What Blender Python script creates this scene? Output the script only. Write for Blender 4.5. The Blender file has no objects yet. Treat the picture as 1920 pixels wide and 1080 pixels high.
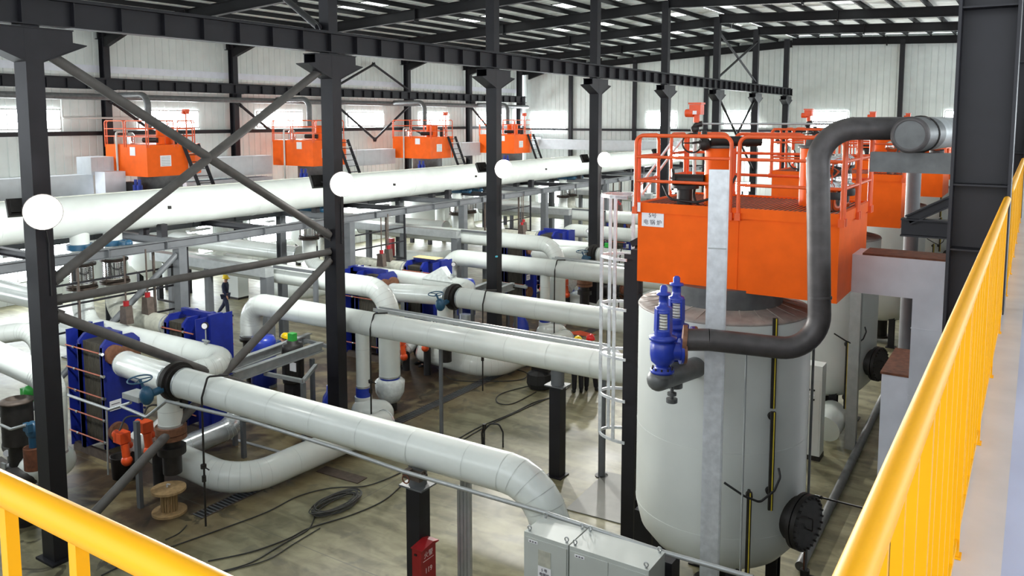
import bpy, bmesh, math, random
from mathutils import Vector, Matrix, Quaternion
random.seed(7)
S = bpy.context.scene
COL = S.collection
# ---------------------------------------------------------------- camera, sky, exposure
EYE = Vector((0, 0, 8.5)); YAW = math.radians(32.8); PIT = math.radians(5.6); FPX = 1528.0; CX = 960.0; CY = 373.0
cd = bpy.data.cameras.new('camera'); cam = bpy.data.objects.new('camera', cd); COL.objects.link(cam)
cam.location = EYE; cam.rotation_euler = (math.pi/2 - PIT, 0, YAW)
cd.sensor_width = 36; cd.lens = FPX/1920*36; cd.shift_y = -(540-CY)/1920; cd.clip_start = .05; cd.clip_end = 300
S.camera = cam
W = bpy.data.worlds.new('sky'); S.world = W; W.use_nodes = True
W.node_tree.nodes['Background'].inputs[0].default_value = (.90, .95, 1, 1)
W.node_tree.nodes['Background'].inputs[1].default_value = 2.7
S.view_settings.view_transform = 'Standard'; S.view_settings.look = 'None'
S.view_settings.exposure = 0.25; S.view_settings.gamma = 1; S.view_settings.use_curve_mapping = False
S.cycles.use_denoising = True
S.cycles.max_bounces = 6; S.cycles.diffuse_bounces = 4
S.cycles.sample_clamp_indirect = 4

def U(x, y, X=None, Y=None, Z=None, d=None):
    """point of the place seen at a pixel of the photograph, on the plane X=, Y= or Z= or at a depth"""
    a = (x-CX)/FPX; b = (y-CY)/FPX
    f = Vector((-math.sin(YAW)*math.cos(PIT), math.cos(YAW)*math.cos(PIT), -math.sin(PIT)))
    r = Vector((math.cos(YAW), math.sin(YAW), 0)); u = r.cross(f)
    v = f + a*r - b*u
    if X is not None: t = X/v.x
    elif Y is not None: t = Y/v.y
    elif Z is not None: t = (Z-EYE.z)/v.z
    else: t = d
    return EYE + v*t

# ---------------------------------------------------------------- materials
MATS = {}
def mat(name, col, rough=.5, metal=0.0, var=.12, scale=6.0, bump=0.0, col2=None, em=0, stretch=None, coat=0, spec=None):
    m = bpy.data.materials.new(name); m.use_nodes = True
    nt = m.node_tree; N = nt.nodes; L = nt.links; b = N['Principled BSDF']
    b.inputs['Roughness'].default_value = rough; b.inputs['Metallic'].default_value = metal
    if coat: b.inputs['Coat Weight'].default_value = coat
    g = N.new('ShaderNodeNewGeometry'); mp = N.new('ShaderNodeMapping')
    if stretch: mp.inputs['Scale'].default_value = stretch
    L.new(g.outputs['Position'], mp.inputs['Vector'])
    n = N.new('ShaderNodeTexNoise'); n.inputs['Scale'].default_value = scale; n.inputs['Detail'].default_value = 5
    L.new(mp.outputs['Vector'], n.inputs['Vector'])
    cr = N.new('ShaderNodeValToRGB')
    c2 = col2 or tuple(c*(1-var) for c in col); c1 = col if col2 else tuple(min(1, c*(1+var*.6)) for c in col)
    cr.color_ramp.elements[0].position = .32; cr.color_ramp.elements[0].color = (*c2, 1)
    cr.color_ramp.elements[1].position = .68; cr.color_ramp.elements[1].color = (*c1, 1)
    L.new(n.outputs['Fac'], cr.inputs['Fac']); L.new(cr.outputs['Color'], b.inputs['Base Color'])
    if bump:
        bp = N.new('ShaderNodeBump'); bp.inputs['Strength'].default_value = bump; bp.inputs['Distance'].default_value = .02
        L.new(n.outputs['Fac'], bp.inputs['Height']); L.new(bp.outputs['Normal'], b.inputs['Normal'])
    if em:
        b.inputs['Emission Color'].default_value = (*col, 1); b.inputs['Emission Strength'].default_value = em
    if spec is not None: b.inputs['Specular IOR Level'].default_value = spec
    MATS[name] = m
    return m
mat('dark_steel', (.0105, .010, .0135), .5, 0, .25, 3, spec=.4)
mat('brown_steel', (.10, .094, .088), .6, 0, .2, 4)
mat('grey_steel', (.12, .128, .135), .5, 0, .12, 3)
mat('roof_steel', (.008, .0078, .009), .6, 0, .2, 2, spec=.3)
mat('pipe_wrap', (.71, .75, .71), .22, 0, .05, 2.0)
mat('pipe_band', (.54, .57, .54), .35, .2, .1, 5)
mat('pipe_wrap_dirty', (.60, .62, .54), .42, 0, .14, 5)
mat('pipe_old', (.50, .50, .42), .55, 0, .2, 8)
mat('foil', (.60, .63, .64), .25, .65, .1, 6)
mat('galvanised', (.74, .77, .80), .38, .35, .14, 9)
mat('galvanised_grey', (.42, .44, .44), .45, .5, .12, 5)
mat('orange_paint', (.95, .13, .003), .5, 0, .07, 3, spec=.2)
mat('orange_rail', (.85, .115, .02), .40, 0, .12, 5)
mat('blue_paint', (.010, .020, .20), .33, 0, .15, 4)
mat('valve_blue', (.020, .045, .36), .30, 0, .15, 6)
mat('teal_paint', (.018, .085, .16), .4, 0, .15, 6)
mat('yellow_paint', (.80, .365, .002), .42, 0, .04, 4, spec=.22)
mat('red_paint', (.30, .009, .012), .4, 0, .12, 6)
mat('red_orange', (.80, .09, .015), .42, 0, .1, 8)
mat('black_rubber', (.014, .014, .015), .55, 0, .2, 8)
mat('black_iron', (.025, .022, .020), .5, .3, .3, 8)
mat('rust', (.16, .055, .025), .75, 0, .35, 10)
mat('bronze_flange', (.22, .10, .055), .55, .3, .25, 12)
mat('dark_flange', (.075, .055, .042), .5, .4, .3, 12)
mat('tank_white', (.66, .69, .66), .38, 0, .05, 1.2)
mat('tank_cap', (.34, .30, .27), .6, 0, .25, 5)
mat('steam_pipe', (.075, .068, .068), .48, .25, .3, 5)
mat('grey_pipe', (.12, .125, .125), .45, .2, .2, 6)
mat('grey_cabinet', (.50, .53, .50), .42, 0, .04, 3)
mat('duct_grey', (.74, .76, .82), .5, 0, .06, 3)
mat('duct_pale', (.60, .63, .66), .5, 0, .06, 3)
mat('paper', (.86, .86, .88), .6, 0, .02, 5)
mat('ink', (.10, .09, .11), .7, 0, .02, 5)
mat('white_ink', (.75, .55, .55), .7, 0, .02, 5)
mat('plate_pack', (.075, .068, .052), .55, .1, .45, 30, stretch=(1, .1, .1))
mat('copper_rod', (.50, .16, .10), .4, .4, .15, 8)
mat('wood', (.36, .24, .11), .65, 0, .25, 12, stretch=(1, 1, .3))
mat('cable', (.03, .03, .028), .55, 0, .2, 8)
mat('cable_grey', (.07, .07, .065), .55, 0, .2, 8)
mat('skin', (.50, .27, .18), .5, 0, .05, 8)
mat('navy_cloth', (.012, .018, .050), .8, 0, .2, 12)
mat('black_cloth', (.012, .012, .016), .8, 0, .2, 12)
mat('red_cloth', (.42, .008, .012), .75, 0, .2, 12)
mat('blue_cloth', (.015, .06, .15), .75, 0, .2, 12)
mat('grey_cloth', (.16, .165, .15), .8, 0, .15, 12)
mat('helmet_yellow', (.90, .62, .01), .25, 0, .03, 8)
mat('helmet_red', (.75, .015, .015), .25, 0, .03, 8)
mat('reflective', (.80, .55, .50), .3, 0, .05, 8)
mat('tan_cloth', (.72, .56, .28), .7, 0, .08, 8)
mat('green_plastic', (.04, .42, .06), .4, 0, .1, 8)
mat('grating_metal', (.10, .075, .06), .6, .3, .25, 8)
mat('tile', (.44, .47, .64), .16, 0, .12, 1.6, stretch=(1, .45, 1))
mat('tile_border', (.56, .51, .50), .25, 0, .08, 3)
mat('chrome', (.75, .75, .75), .12, 1, .02, 8)
mat('gauge_yellow', (.62, .48, .04), .4, 0, .1, 8)
mat('spring_white', (.75, .73, .66), .4, 0, .05, 8)
mat('film', (.72, .76, .74), .15, 0, .15, 9)
mat('led_green', (.1, .9, .4), .4, 0, 0, 5, em=4)
mat('cyan_tape', (.10, .62, .80), .4, 0, .05, 5)

def emission(name, col, s):
    m = bpy.data.materials.new(name); m.use_nodes = True; nt = m.node_tree
    nt.nodes.remove(nt.nodes['Principled BSDF'])
    e = nt.nodes.new('ShaderNodeEmission'); e.inputs[0].default_value = (*col, 1); e.inputs[1].default_value = s
    nt.links.new(e.outputs[0], nt.nodes['Material Output'].inputs[0]); MATS[name] = m
emission('daylight_pane', (.92, .97, 1), 26)
emission('daylight_low', (.88, .95, 1), 14)
mat('room_wall', (.075, .078, .085), .7, 0, .1, 2)
mat('slab', (.17, .17, .15), .5, 0, .15, 2)
emission('skylight', (.93, 1, .95), 3.0)
emission('lamp_glow', (1, .99, .95), 60)
emission('tube_glow', (.97, .98, 1), 12)

def wall_mat():
    m = mat('wall_panel', (.70, .74, .71), .5, 0, .06, 1.5)
    return m
wall_mat()
mat('wall_trim', (.055, .055, .062), .6, 0, .2, 3)
mat('roof_sheet', (.84, .88, .84), .5, 0, .15, 1.2)

def floor_mat():
    m = bpy.data.materials.new('concrete_floor'); m.use_nodes = True; nt = m.node_tree; N = nt.nodes; L = nt.links
    b = N['Principled BSDF']; g = N.new('ShaderNodeNewGeometry')
    def noise(s, det=6, dist=0.0, vec=None, st=None):
        n = N.new('ShaderNodeTexNoise'); n.inputs['Scale'].default_value = s; n.inputs['Detail'].default_value = det
        n.inputs['Distortion'].default_value = dist
        if st:
            mp = N.new('ShaderNodeMapping'); mp.inputs['Scale'].default_value = st; L.new(g.outputs['Position'], mp.inputs['Vector']); L.new(mp.outputs['Vector'], n.inputs['Vector'])
        else: L.new(g.outputs['Position'], n.inputs['Vector'])
        return n
    def ramp(src, p0, c0, p1, c1):
        r = N.new('ShaderNodeValToRGB'); r.color_ramp.elements[0].position = p0; r.color_ramp.elements[0].color = (*c0, 1)
        r.color_ramp.elements[1].position = p1; r.color_ramp.elements[1].color = (*c1, 1); L.new(src, r.inputs['Fac']); return r
    def mix(f, a, c, mode='MIX'):
        x = N.new('ShaderNodeMix'); x.data_type = 'RGBA'; x.blend_type = mode
        if isinstance(f, float): x.inputs[0].default_value = f
        else: L.new(f, x.inputs[0])
        L.new(a, x.inputs[6]); 
        if isinstance(c, tuple): x.inputs[7].default_value = (*c, 1)
        else: L.new(c, x.inputs[7])
        return x.outputs[2]
    n1 = noise(.55, 7, .4); n2 = noise(2.6, 8, .9); n3 = noise(1.3, 7, .5, st=(.5, 1.9, 1))
    base = ramp(n1.outputs['Fac'], .30, (.165, .148, .074), .70, (.285, .268, .155)).outputs['Color']
    c = mix(.50, base, ramp(n2.outputs['Fac'], .38, (.085, .074, .038), .62, (.30, .28, .17)).outputs['Color'])
    c = mix(.42, c, ramp(n3.outputs['Fac'], .44, (.10, .09, .048), .60, (.34, .32, .20)).outputs['Color'])
    # spilled rusty water and mud by the exchangers: patches with edges of their own
    sx = N.new('ShaderNodeSeparateXYZ'); L.new(g.outputs['Position'], sx.inputs[0])
    def band(sock, lo, hi, soft):
        a = N.new('ShaderNodeMapRange'); a.interpolation_type = 'SMOOTHSTEP'; a.inputs[1].default_value = lo; a.inputs[2].default_value = lo+soft; L.new(sock, a.inputs[0])
        bb = N.new('ShaderNodeMapRange'); bb.interpolation_type = 'SMOOTHSTEP'; bb.inputs[1].default_value = hi; bb.inputs[2].default_value = hi-soft; L.new(sock, bb.inputs[0])
        k = N.new('ShaderNodeMath'); k.operation = 'MULTIPLY'; L.new(a.outputs[0], k.inputs[0]); L.new(bb.outputs[0], k.inputs[1]); return k.outputs[0]
    def mul(a, c2):
        k = N.new('ShaderNodeMath'); k.operation = 'MULTIPLY'; L.new(a, k.inputs[0])
        if isinstance(c2, float): k.inputs[1].default_value = c2
        else: L.new(c2, k.inputs[1])
        return k.outputs[0]
    tan = mul(band(sx.outputs[0], -22, -13.2, 1.0), band(sx.outputs[1], 8.5, 34, 1.5))
    c = mix(mul(tan, .5), c, (.19, .125, .05))
    zone = mul(band(sx.outputs[0], -21.5, -14.75, .5), band(sx.outputs[1], 9.0, 31, .6))
    st = ramp(noise(.75, 6, .8).outputs['Fac'], .38, (0, 0, 0), .49, (1, 1, 1)).outputs['Color']
    c = mix(mul(mul(st, zone), .95), c, ramp(n2.outputs['Fac'], .3, (.022, .012, .006), .7, (.075, .042, .020)).outputs['Color'])
    wet = ramp(noise(1.4, 5, 1.2).outputs['Fac'], .58, (0, 0, 0), .62, (1, 1, 1)).outputs['Color']
    c = mix(mul(mul(wet, band(sx.outputs[0], -19, -13.9, .6)), .7), c, (.022, .017, .008))
    jt = ramp(noise(1.7, 3, .3).outputs['Fac'], .60, (0, 0, 0), .66, (1, 1, 1)).outputs['Color']
    c = mix(mul(jt, .45), c, (.085, .08, .058))
    # slab joints
    for sock, off in ((sx.outputs[0], .35), (sx.outputs[1], 1.2)):
        q = N.new('ShaderNodeMath'); q.operation = 'PINGPONG'; q.inputs[1].default_value = 3.0
        ad = N.new('ShaderNodeMath'); ad.inputs[1].default_value = off; L.new(sock, ad.inputs[0]); L.new(ad.outputs[0], q.inputs[0])
        lt = N.new('ShaderNodeMath'); lt.operation = 'LESS_THAN'; lt.inputs[1].default_value = .012; L.new(q.outputs[0], lt.inputs[0])
        c = mix(mul(lt.outputs[0], .6), c, (.10, .095, .075))
    L.new(c, b.inputs['Base Color'])
    rr = N.new('ShaderNodeMapRange'); rr.inputs[3].default_value = .30; rr.inputs[4].default_value = .62
    L.new(n1.outputs['Fac'], rr.inputs[0]); L.new(rr.outputs[0], b.inputs['Roughness'])
    bp = N.new('ShaderNodeBump'); bp.inputs['Strength'].default_value = .12; bp.inputs['Distance'].default_value = .02
    L.new(n2.outputs['Fac'], bp.inputs['Height']); L.new(bp.outputs['Normal'], b.inputs['Normal'])
    MATS['concrete_floor'] = m
floor_mat()

# ---------------------------------------------------------------- mesh helpers
V = Vector
def frame(d, up=None):
    d = V(d).normalized(); up = V(up or (0, 0, 1))
    if abs(d.dot(up)) > .995: up = V((0, 1, 0)) if abs(d.y) < .9 else V((1, 0, 0))
    x = d.cross(up).normalized(); y = x.cross(d).normalized()
    return x, y, d
class MB:
    def __init__(s): s.v = []; s.f = []; s.sm = []; s.g = []; s.mi = []; s.cm = 0
    def add(s, vs, fs, sm=False):
        o = len(s.v); s.v += [V(p) for p in vs]; s.g.append((o, len(s.v), len(s.f), len(s.f)+len(fs)))
        for f in fs: s.f.append([o+i for i in f]); s.sm.append(sm); s.mi.append(s.cm)
        return s
    def box(s, c, sz, rz=0.0, M=None):
        h = [k/2 for k in sz]; c = V(c); R = M or Matrix.Rotation(rz, 3, 'Z')
        vs = [c + R @ V((a*h[0], b*h[1], e*h[2])) for a in (-1, 1) for b in (-1, 1) for e in (-1, 1)]
        return s.add(vs, [(0, 1, 3, 2), (4, 6, 7, 5), (0, 4, 5, 1), (2, 3, 7, 6), (0, 2, 6, 4), (1, 5, 7, 3)])
    def span(s, a, b):
        a = V(a); b = V(b); return s.box((a+b)/2, [abs(k) for k in (b-a)])
    def bar(s, p0, p1, w, h=None, up=None):
        h = h or w; x, y, d = frame(V(p1)-V(p0), up); vs = []
        for p in (V(p0), V(p1)):
            for a, b in ((-1, -1), (1, -1), (1, 1), (-1, 1)): vs.append(p + x*a*w/2 + y*b*h/2)
        return s.add(vs, [(3, 2, 1, 0), (4, 5, 6, 7), (0, 1, 5, 4), (1, 2, 6, 5), (2, 3, 7, 6), (3, 0, 4, 7)])
    def ibeam(s, p0, p1, h, w, tf=.02, tw=.012, up=None):
        """I section: depth h along up, flange width w"""
        x, y, d = frame(V(p1)-V(p0), up)
        for k in (-1, 1):
            o = y*k*(h-tf)/2; s.bar(V(p0)+o, V(p1)+o, w, tf, y)
        return s.bar(p0, p1, tw, h-2*tf, y)
    def cyl(s, p0, p1, r, n=16, r1=None, caps=True, sm=True):
        r1 = r if r1 is None else r1; x, y, d = frame(V(p1)-V(p0)); vs = []
        for p, q in ((V(p0), r), (V(p1), r1)):
            for i in range(n):
                a = 2*math.pi*i/n; vs.append(p + x*math.cos(a)*q + y*math.sin(a)*q)
        s.add(vs, [(i, (i+1) % n, n+(i+1) % n, n+i) for i in range(n)], sm)
        if caps: s.add(vs, [tuple(range(n-1, -1, -1)), tuple(range(n, 2*n))])
        return s
    def ring(s, c, axis, r0, r1, h, n=24):
        """washer / flange with a hole"""
        return s.lathe(c, axis, [(r0, -h/2), (r1, -h/2), (r1, h/2), (r0, h/2), (r0, -h/2)], n, sm=False)
    def lathe(s, c, axis, prof, n=24, sm=True):
        x, y, d = frame(axis); c = V(c); vs = []
        for r, h in prof:
            for i in range(n):
                a = 2*math.pi*i/n; vs.append(c + d*h + x*math.cos(a)*r + y*math.sin(a)*r)
        fs = []
        for j in range(len(prof)-1):
            for i in range(n): fs.append((j*n+i, j*n+(i+1) % n, (j+1)*n+(i+1) % n, (j+1)*n+i))
        return s.add(vs, fs, sm)
    def torus(s, c, axis, R, r, n=28, m=8):
        return s.lathe(c, axis, [(R+r*math.cos(2*math.pi*k/m), r*math.sin(2*math.pi*k/m)) for k in range(m+1)], n)
    def sphere(s, c, r, n=16, sc=(1, 1, 1)):
        m = max(4, n//2); vs = []; c = V(c)
        for j in range(m+1):
            t = math.pi*j/m
            for i in range(n):
                a = 2*math.pi*i/n; vs.append(c + V((r*sc[0]*math.sin(t)*math.cos(a), r*sc[1]*math.sin(t)*math.sin(a), r*sc[2]*math.cos(t))))
        return s.add(vs, [(j*n+i, (j+1)*n+i, (j+1)*n+(i+1) % n, j*n+(i+1) % n) for j in range(m) for i in range(n)], True)
    def prism(s, pts, t):
        n = len(pts); p = [V(q) for q in pts]; t = V(t); vs = p + [q+t for q in p]
        return s.add(vs, [tuple(range(n-1, -1, -1)), tuple(range(n, 2*n))] + [(i, (i+1) % n, n+(i+1) % n, n+i) for i in range(n)])
    def tube(s, pts, r, n=16, bend=0, seg=8, caps=True):
        P = path(pts, bend, seg); rs = r if isinstance(r, (list, tuple)) else [r]*len(P)
        d0 = (P[1]-P[0]).normalized(); x, y, _ = frame(d0); vs = []; prev = d0
        for i, p in enumerate(P):
            if i == 0: d = d0
            elif i == len(P)-1: d = (P[i]-P[i-1]).normalized()
            else: d = ((P[i]-P[i-1]).normalized() + (P[i+1]-P[i]).normalized()).normalized()
            q = prev.rotation_difference(d); x = q @ x; y = q @ y; prev = d
            for k in range(n):
                a = 2*math.pi*k/n; vs.append(p + x*math.cos(a)*rs[i] + y*math.sin(a)*rs[i])
        m = len(P)
        s.add(vs, [(i*n+k, i*n+(k+1) % n, (i+1)*n+(k+1) % n, (i+1)*n+k) for i in range(m-1) for k in range(n)], True)
        if caps: s.add(vs, [tuple(range(n-1, -1, -1)), tuple(range((m-1)*n, m*n))])
        return s
    def each(s, name, m, parent, tol=.004):
        """one object for every separate piece: shapes whose extents touch stay together"""
        B = []
        for a, b, c, d in s.g:
            P = s.v[a:b]; B.append([[min(p[i] for p in P)-tol for i in range(3)], [max(p[i] for p in P)+tol for i in range(3)]])
        n = len(B); r = list(range(n))
        def find(i):
            while r[i] != i: i = r[i]
            return i
        for i in range(n):
            for j in range(i):
                if all(B[i][0][k] <= B[j][1][k] and B[j][0][k] <= B[i][1][k] for k in range(3)): r[find(i)] = find(j)
        out = []
        for root in sorted(set(find(i) for i in range(n))):
            q = MB()
            for i in range(n):
                if find(i) == root:
                    a, b, c, d = s.g[i]; q.add(s.v[a:b], [[x-a for x in f] for f in s.f[c:d]], s.sm[c] if c < len(s.sm) else False)
            out.append(q.build(name, m, parent))
        return out
    def build(s, name, m, parent=None, kind=None, label=None):
        me = bpy.data.meshes.new(name); me.from_pydata([tuple(v) for v in s.v], [], s.f)
        me.polygons.foreach_set('use_smooth', s.sm)
        for q in (m if isinstance(m, (list, tuple)) else [m]): me.materials.append(MATS[q])
        if any(s.mi): me.polygons.foreach_set('material_index', s.mi)
        bm = bmesh.new(); bm.from_mesh(me); bmesh.ops.recalc_face_normals(bm, faces=bm.faces); bm.to_mesh(me); bm.free(); me.update()
        o = bpy.data.objects.new(name, me); COL.objects.link(o)
        if parent:
            o.parent = parent; w = wl(parent); o.matrix_parent_inverse = Matrix.Translation(-w)
            # parent inverse: every part is modelled in world coordinates
        if kind: o['kind'] = kind
        if label: o['label'] = label
        return o
def wl(o):
    """where a parent's own frame stands: things built on an Empty, else the world's origin"""
    return V(o.location) if o.type == 'EMPTY' and o.parent is None else V((0, 0, 0))
def path(pts, bend=0, seg=8):
    P = [V(p) for p in pts]
    if not bend: return P
    out = [P[0]]
    for i in range(1, len(P)-1):
        a = (P[i-1]-P[i]); b = (P[i+1]-P[i]); la, lb = a.length, b.length; a.normalize(); b.normalize()
        ang = a.angle(b)
        if ang > math.pi-.02: out.append(P[i]); continue
        t = min(bend/math.tan(ang/2), la*.49 if i > 1 else la*.98, lb*.49 if i < len(P)-2 else lb*.98)
        R = t*math.tan(ang/2); cdir = (a+b).normalized(); c = P[i] + cdir*(R/math.sin(ang/2))
        s0 = P[i]+a*t-c; s1 = P[i]+b*t-c; ax = s0.cross(s1).normalized(); th = s0.angle(s1)
        for k in range(seg+1): out.append(c + Quaternion(ax, th*k/seg) @ s0)
    out.append(P[-1]); return out
def thing(name, label, cat, loc=(0, 0, 0), group=None):
    o = bpy.data.objects.new(name, None); COL.objects.link(o); o.location = loc; o.empty_display_size = .2
    o['label'] = label; o['category'] = cat
    if group: o['group'] = group
    return o
def tag(o, label, cat, group=None):
    o['label'] = label; o['category'] = cat
    if group: o['group'] = group
    return o
def dup(root, off, label, group=None):
    """copy of a thing with its parts and sub-parts, moved by off"""
    r = root.copy(); COL.objects.link(r); r.location = V(root.location) + V(off); r['label'] = label
    if group: r['group'] = group
    for ch in list(root.children):
        c = ch.copy(); COL.objects.link(c); c.parent = r; c.matrix_parent_inverse = ch.matrix_parent_inverse.copy()
        for g in ch.children:
            d = g.copy(); COL.objects.link(d); d.parent = c; d.matrix_parent_inverse = g.matrix_parent_inverse.copy()
    return r
def struct(mb, name, m, label=None, parent=None):
    return mb.build(name, m, parent, 'structure', label)
def text(body, name, m, c, xdir, zdir, size, parent, extrude=.002):
    cu = bpy.data.curves.new(name, 'FONT'); cu.body = body; cu.size = size; cu.align_x = 'CENTER'; cu.align_y = 'CENTER'; cu.extrude = extrude
    t = bpy.data.objects.new(name+'_src', cu); COL.objects.link(t)
    dg = bpy.context.evaluated_depsgraph_get(); me = bpy.data.meshes.new_from_object(t.evaluated_get(dg))
    bpy.data.objects.remove(t); bpy.data.curves.remove(cu)
    x = V(xdir).normalized(); y = V(zdir).normalized(); n = x.cross(y)
    M = Matrix((x, y, n)).transposed().to_4x4(); M.translation = V(c)
    me.transform(M); me.materials.clear(); me.materials.append(MATS[m]); me.name = name
    o = bpy.data.objects.new(name, me); COL.objects.link(o)
    o.parent = parent; o.matrix_parent_inverse = Matrix.Translation(-wl(parent)); return o
# ================================================================ SETTING
CY0, BAY = 7.9, 7.6                      # column rows: first frame, bay length
RB, RC, LW = -15.62, -.38, -38.6         # middle row, right row, left wall columns
def colY(k): return CY0 + BAY*k
YEND = 62.4
def zu(x):                               # underside of the rafters
    return 13.76 + .058*(x-RB) if x < RB else 13.90 - .033*(x-RB)
fl = MB(); fl.span((-39.6, -6, -.3), (13, 63.2, 0)); struct(fl, 'floor', 'concrete_floor', 'stained grey concrete hall floor')
# ribbed wall panels
def ribbed(a, b, z0, zt0, zt1, step=.42, depth=.03, nrm=(0, -1, 0)):
    """wall from a to b (2D) with vertical grooves; top height runs from zt0 to zt1"""
    a = V((*a, 0)); b = V((*b, 0)); d = b-a; Lh = d.length; d.normalize(); n = V(nrm); pts = []
    k = 0.0
    while k < Lh:
        for t, e in ((0, 0), (step-.07, 0), (step-.05, -depth), (step-.02, -depth)):
            if k+t <= Lh: pts.append((k+t, e))
        k += step
    pts.append((Lh, 0)); mb = MB(); vs = []
    for t, e in pts:
        p = a + d*t + n*e; zt = zt0+(zt1-zt0)*t/Lh
        vs += [p+V((0, 0, z0)), p+V((0, 0, zt))]
    mb.add(vs, [(2*i, 2*i+2, 2*i+3, 2*i+1) for i in range(len(pts)-1)])
    return mb
XL = -39.15
WIN = []   # left-wall windows: y0,y1,z0,z1
for k in range(-1, 7): WIN.append((colY(k)+1.95, colY(k)+5.55, 8.02, 8.95))
mb = ribbed((XL, -4), (XL, YEND), 0, 13.2, 13.2, nrm=(1, 0, 0)); struct(mb, 'wall_left', 'wall_panel')
mb = ribbed((XL, YEND+.25), (RB, YEND+.25), 0, 13.2, 14.6, nrm=(0, -1, 0)); m2 = ribbed((RB, YEND+.25), (13, YEND+.25), 0, 14.6, 13.7, nrm=(0, -1, 0))
mb.add(m2.v, m2.f); struct(mb, 'wall_back', 'wall_panel')
m3 = ribbed((8.5, -6), (8.5, YEND), 0, 13.6, 13.6, nrm=(-1, 0, 0)); struct(m3, 'wall_right', 'wall_panel')
WN = 0
def window(p0, p1, nrm, glow='daylight_pane', mull=2):
    """strip window standing on a wall: frame + lit pane; p0,p1 opposite corners in the wall plane"""
    global WN
    WN += 1; p0 = V(p0); p1 = V(p1); n = V(nrm); t = 'x' if abs(n.x) > .5 else 'y'
    pn = MB(); a, b = p0+n*.04, p1+n*.04
    if t == 'x': vs = [a, (a.x, b.y, a.z), b, (a.x, a.y, b.z)]
    else: vs = [a, (b.x, a.y, a.z), b, (a.x, a.y, b.z)]
    fr = MB()
    def edge(q0, q1): fr.bar(V(q0)+n*.05, V(q1)+n*.05, .07, .07, n)
    for i in range(4): edge(vs[i], vs[(i+1) % 4])
    for i in range(1, mull+1):
        f = i/(mull+1); q0 = V(vs[0]).lerp(V(vs[1]), f); q1 = V(vs[3]).lerp(V(vs[2]), f); fr.bar(q0+n*.05, q1+n*.05, .04, .05, n)
    w = struct(fr, 'window_%d' % WN, 'wall_panel', 'daylit strip window in the ribbed wall')
    pn.add(vs, [(0, 1, 2, 3)]); g = pn.build('pane', glow, w)
for y0, y1, z0, z1 in WIN: window((XL, y0, z0), (XL, y1, z1), (1, 0, 0))
for x0, x1, z0 in ((-38.4, -34.7, 7.4), (-27.2, -24.6, 7.85), (-20.7, -18.6, 7.85), (-14.2, -11.6, 7.85), (-5.4, -3.0, 7.85), (2, 5, 7.85)):  # first window enlarged: the glow around it is built into its size
    window((x0, YEND+.25, z0), (x1, YEND+.25, 9.05), (0, -1, 0))
for k in range(-1, 7): window((XL, colY(k)+1.2, 1.0), (XL, colY(k)+6.2, 3.3), (1, 0, 0), 'daylight_low', 4)
for x0, x1 in ((-37.5, -35), (-27.6, -24.6), (-21.6, -18.6), (-14, -10)): window((x0, YEND+.25, 1), (x1, YEND+.25, 3.2), (0, -1, 0), 'daylight_low', 2)
for k in range(-1, 7): window((8.5, colY(k)+1.5, 8.1), (8.5, colY(k)+6.0, 9.8), (-1, 0, 0), 'daylight_low', 3)  # unseen right wall windows, added to light the platform
# girts along the left wall under the windows, and the end wall
mb = MB(); mb.bar((XL+.16, -4, 7.80), (XL+.16, YEND, 7.80), .22, .20); struct(mb, 'trim_1', 'dark_steel', 'dark steel rail along the left wall under the windows')
mb = MB(); mb.bar((XL+.1, YEND+.1, 7.6), (13, YEND+.1, 7.6), .22, .18); struct(mb, 'trim_2', 'dark_steel', 'dark steel rail along the end wall under the windows')
mb = MB(); mb.bar((XL+.03, -4, 10.95), (XL+.03, YEND, 10.95), .03, .35); struct(mb, 'trim_3', 'duct_grey', 'grey flashing strip along the left wall')
# H columns --------------------------------------------------------
def hcol(mb, x, y, z0, z1, wx=.42, wy=.30):
    for s in (-1, 1): mb.box((x+s*(wx/2-.012), y, (z0+z1)/2), (.024, wy, z1-z0))
    mb.box((x, y, (z0+z1)/2), (wx-.05, .016, z1-z0))
def boxcol(mb, x, y, z0, z1, wx, wy): mb.box((x, y, (z0+z1)/2), (wx, wy, z1-z0))
ORD = ['first', 'second', 'third', 'fourth', 'fifth', 'sixth', 'seventh', 'eighth']
for k in range(8):
    y = colY(k); mb = MB(); boxcol(mb, RB, y, .0, 10.15, .42, .32)
    mb.box((RB, y, .02), (.62, .5, .05))
    # upper shaft stands behind the crane girder
    boxcol(mb, RB-.05, y, 10.15, zu(RB)+.35, .34, .32)
    # flared bracket carrying the girder
    for s in (-1, 1):
        for dx in (-.20, .20):
            mb.prism([(RB+dx-.008, y+s*.15, 9.55), (RB+dx-.008, y+s*.98, 9.90), (RB+dx-.008, y+s*.72, 9.93), (RB+dx-.008, y+s*.72, 10.14), (RB+dx-.008, y+s*.15, 10.14)], (.016, 0, 0))
        mb.add([(RB-.22, y+s*.15, 9.55), (RB+.22, y+s*.15, 9.55), (RB+.22, y+s*.98, 9.90), (RB-.22, y+s*.98, 9.90),
                (RB-.22, y+s*.15, 9.53), (RB+.22, y+s*.15, 9.53), (RB+.22, y+s*.98, 9.88), (RB-.22, y+s*.98, 9.88)],
               [(0, 1, 2, 3), (7, 6, 5, 4), (0, 4, 5, 1), (3, 2, 6, 7), (1, 5, 6, 2), (0, 3, 7, 4)])
    mb.box((RB, y, 10.15), (.46, 1.46, .024))
    struct(mb, 'column', 'dark_steel', ORD[k]+' dark steel column from the left in the middle row under the crane girder')
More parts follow.
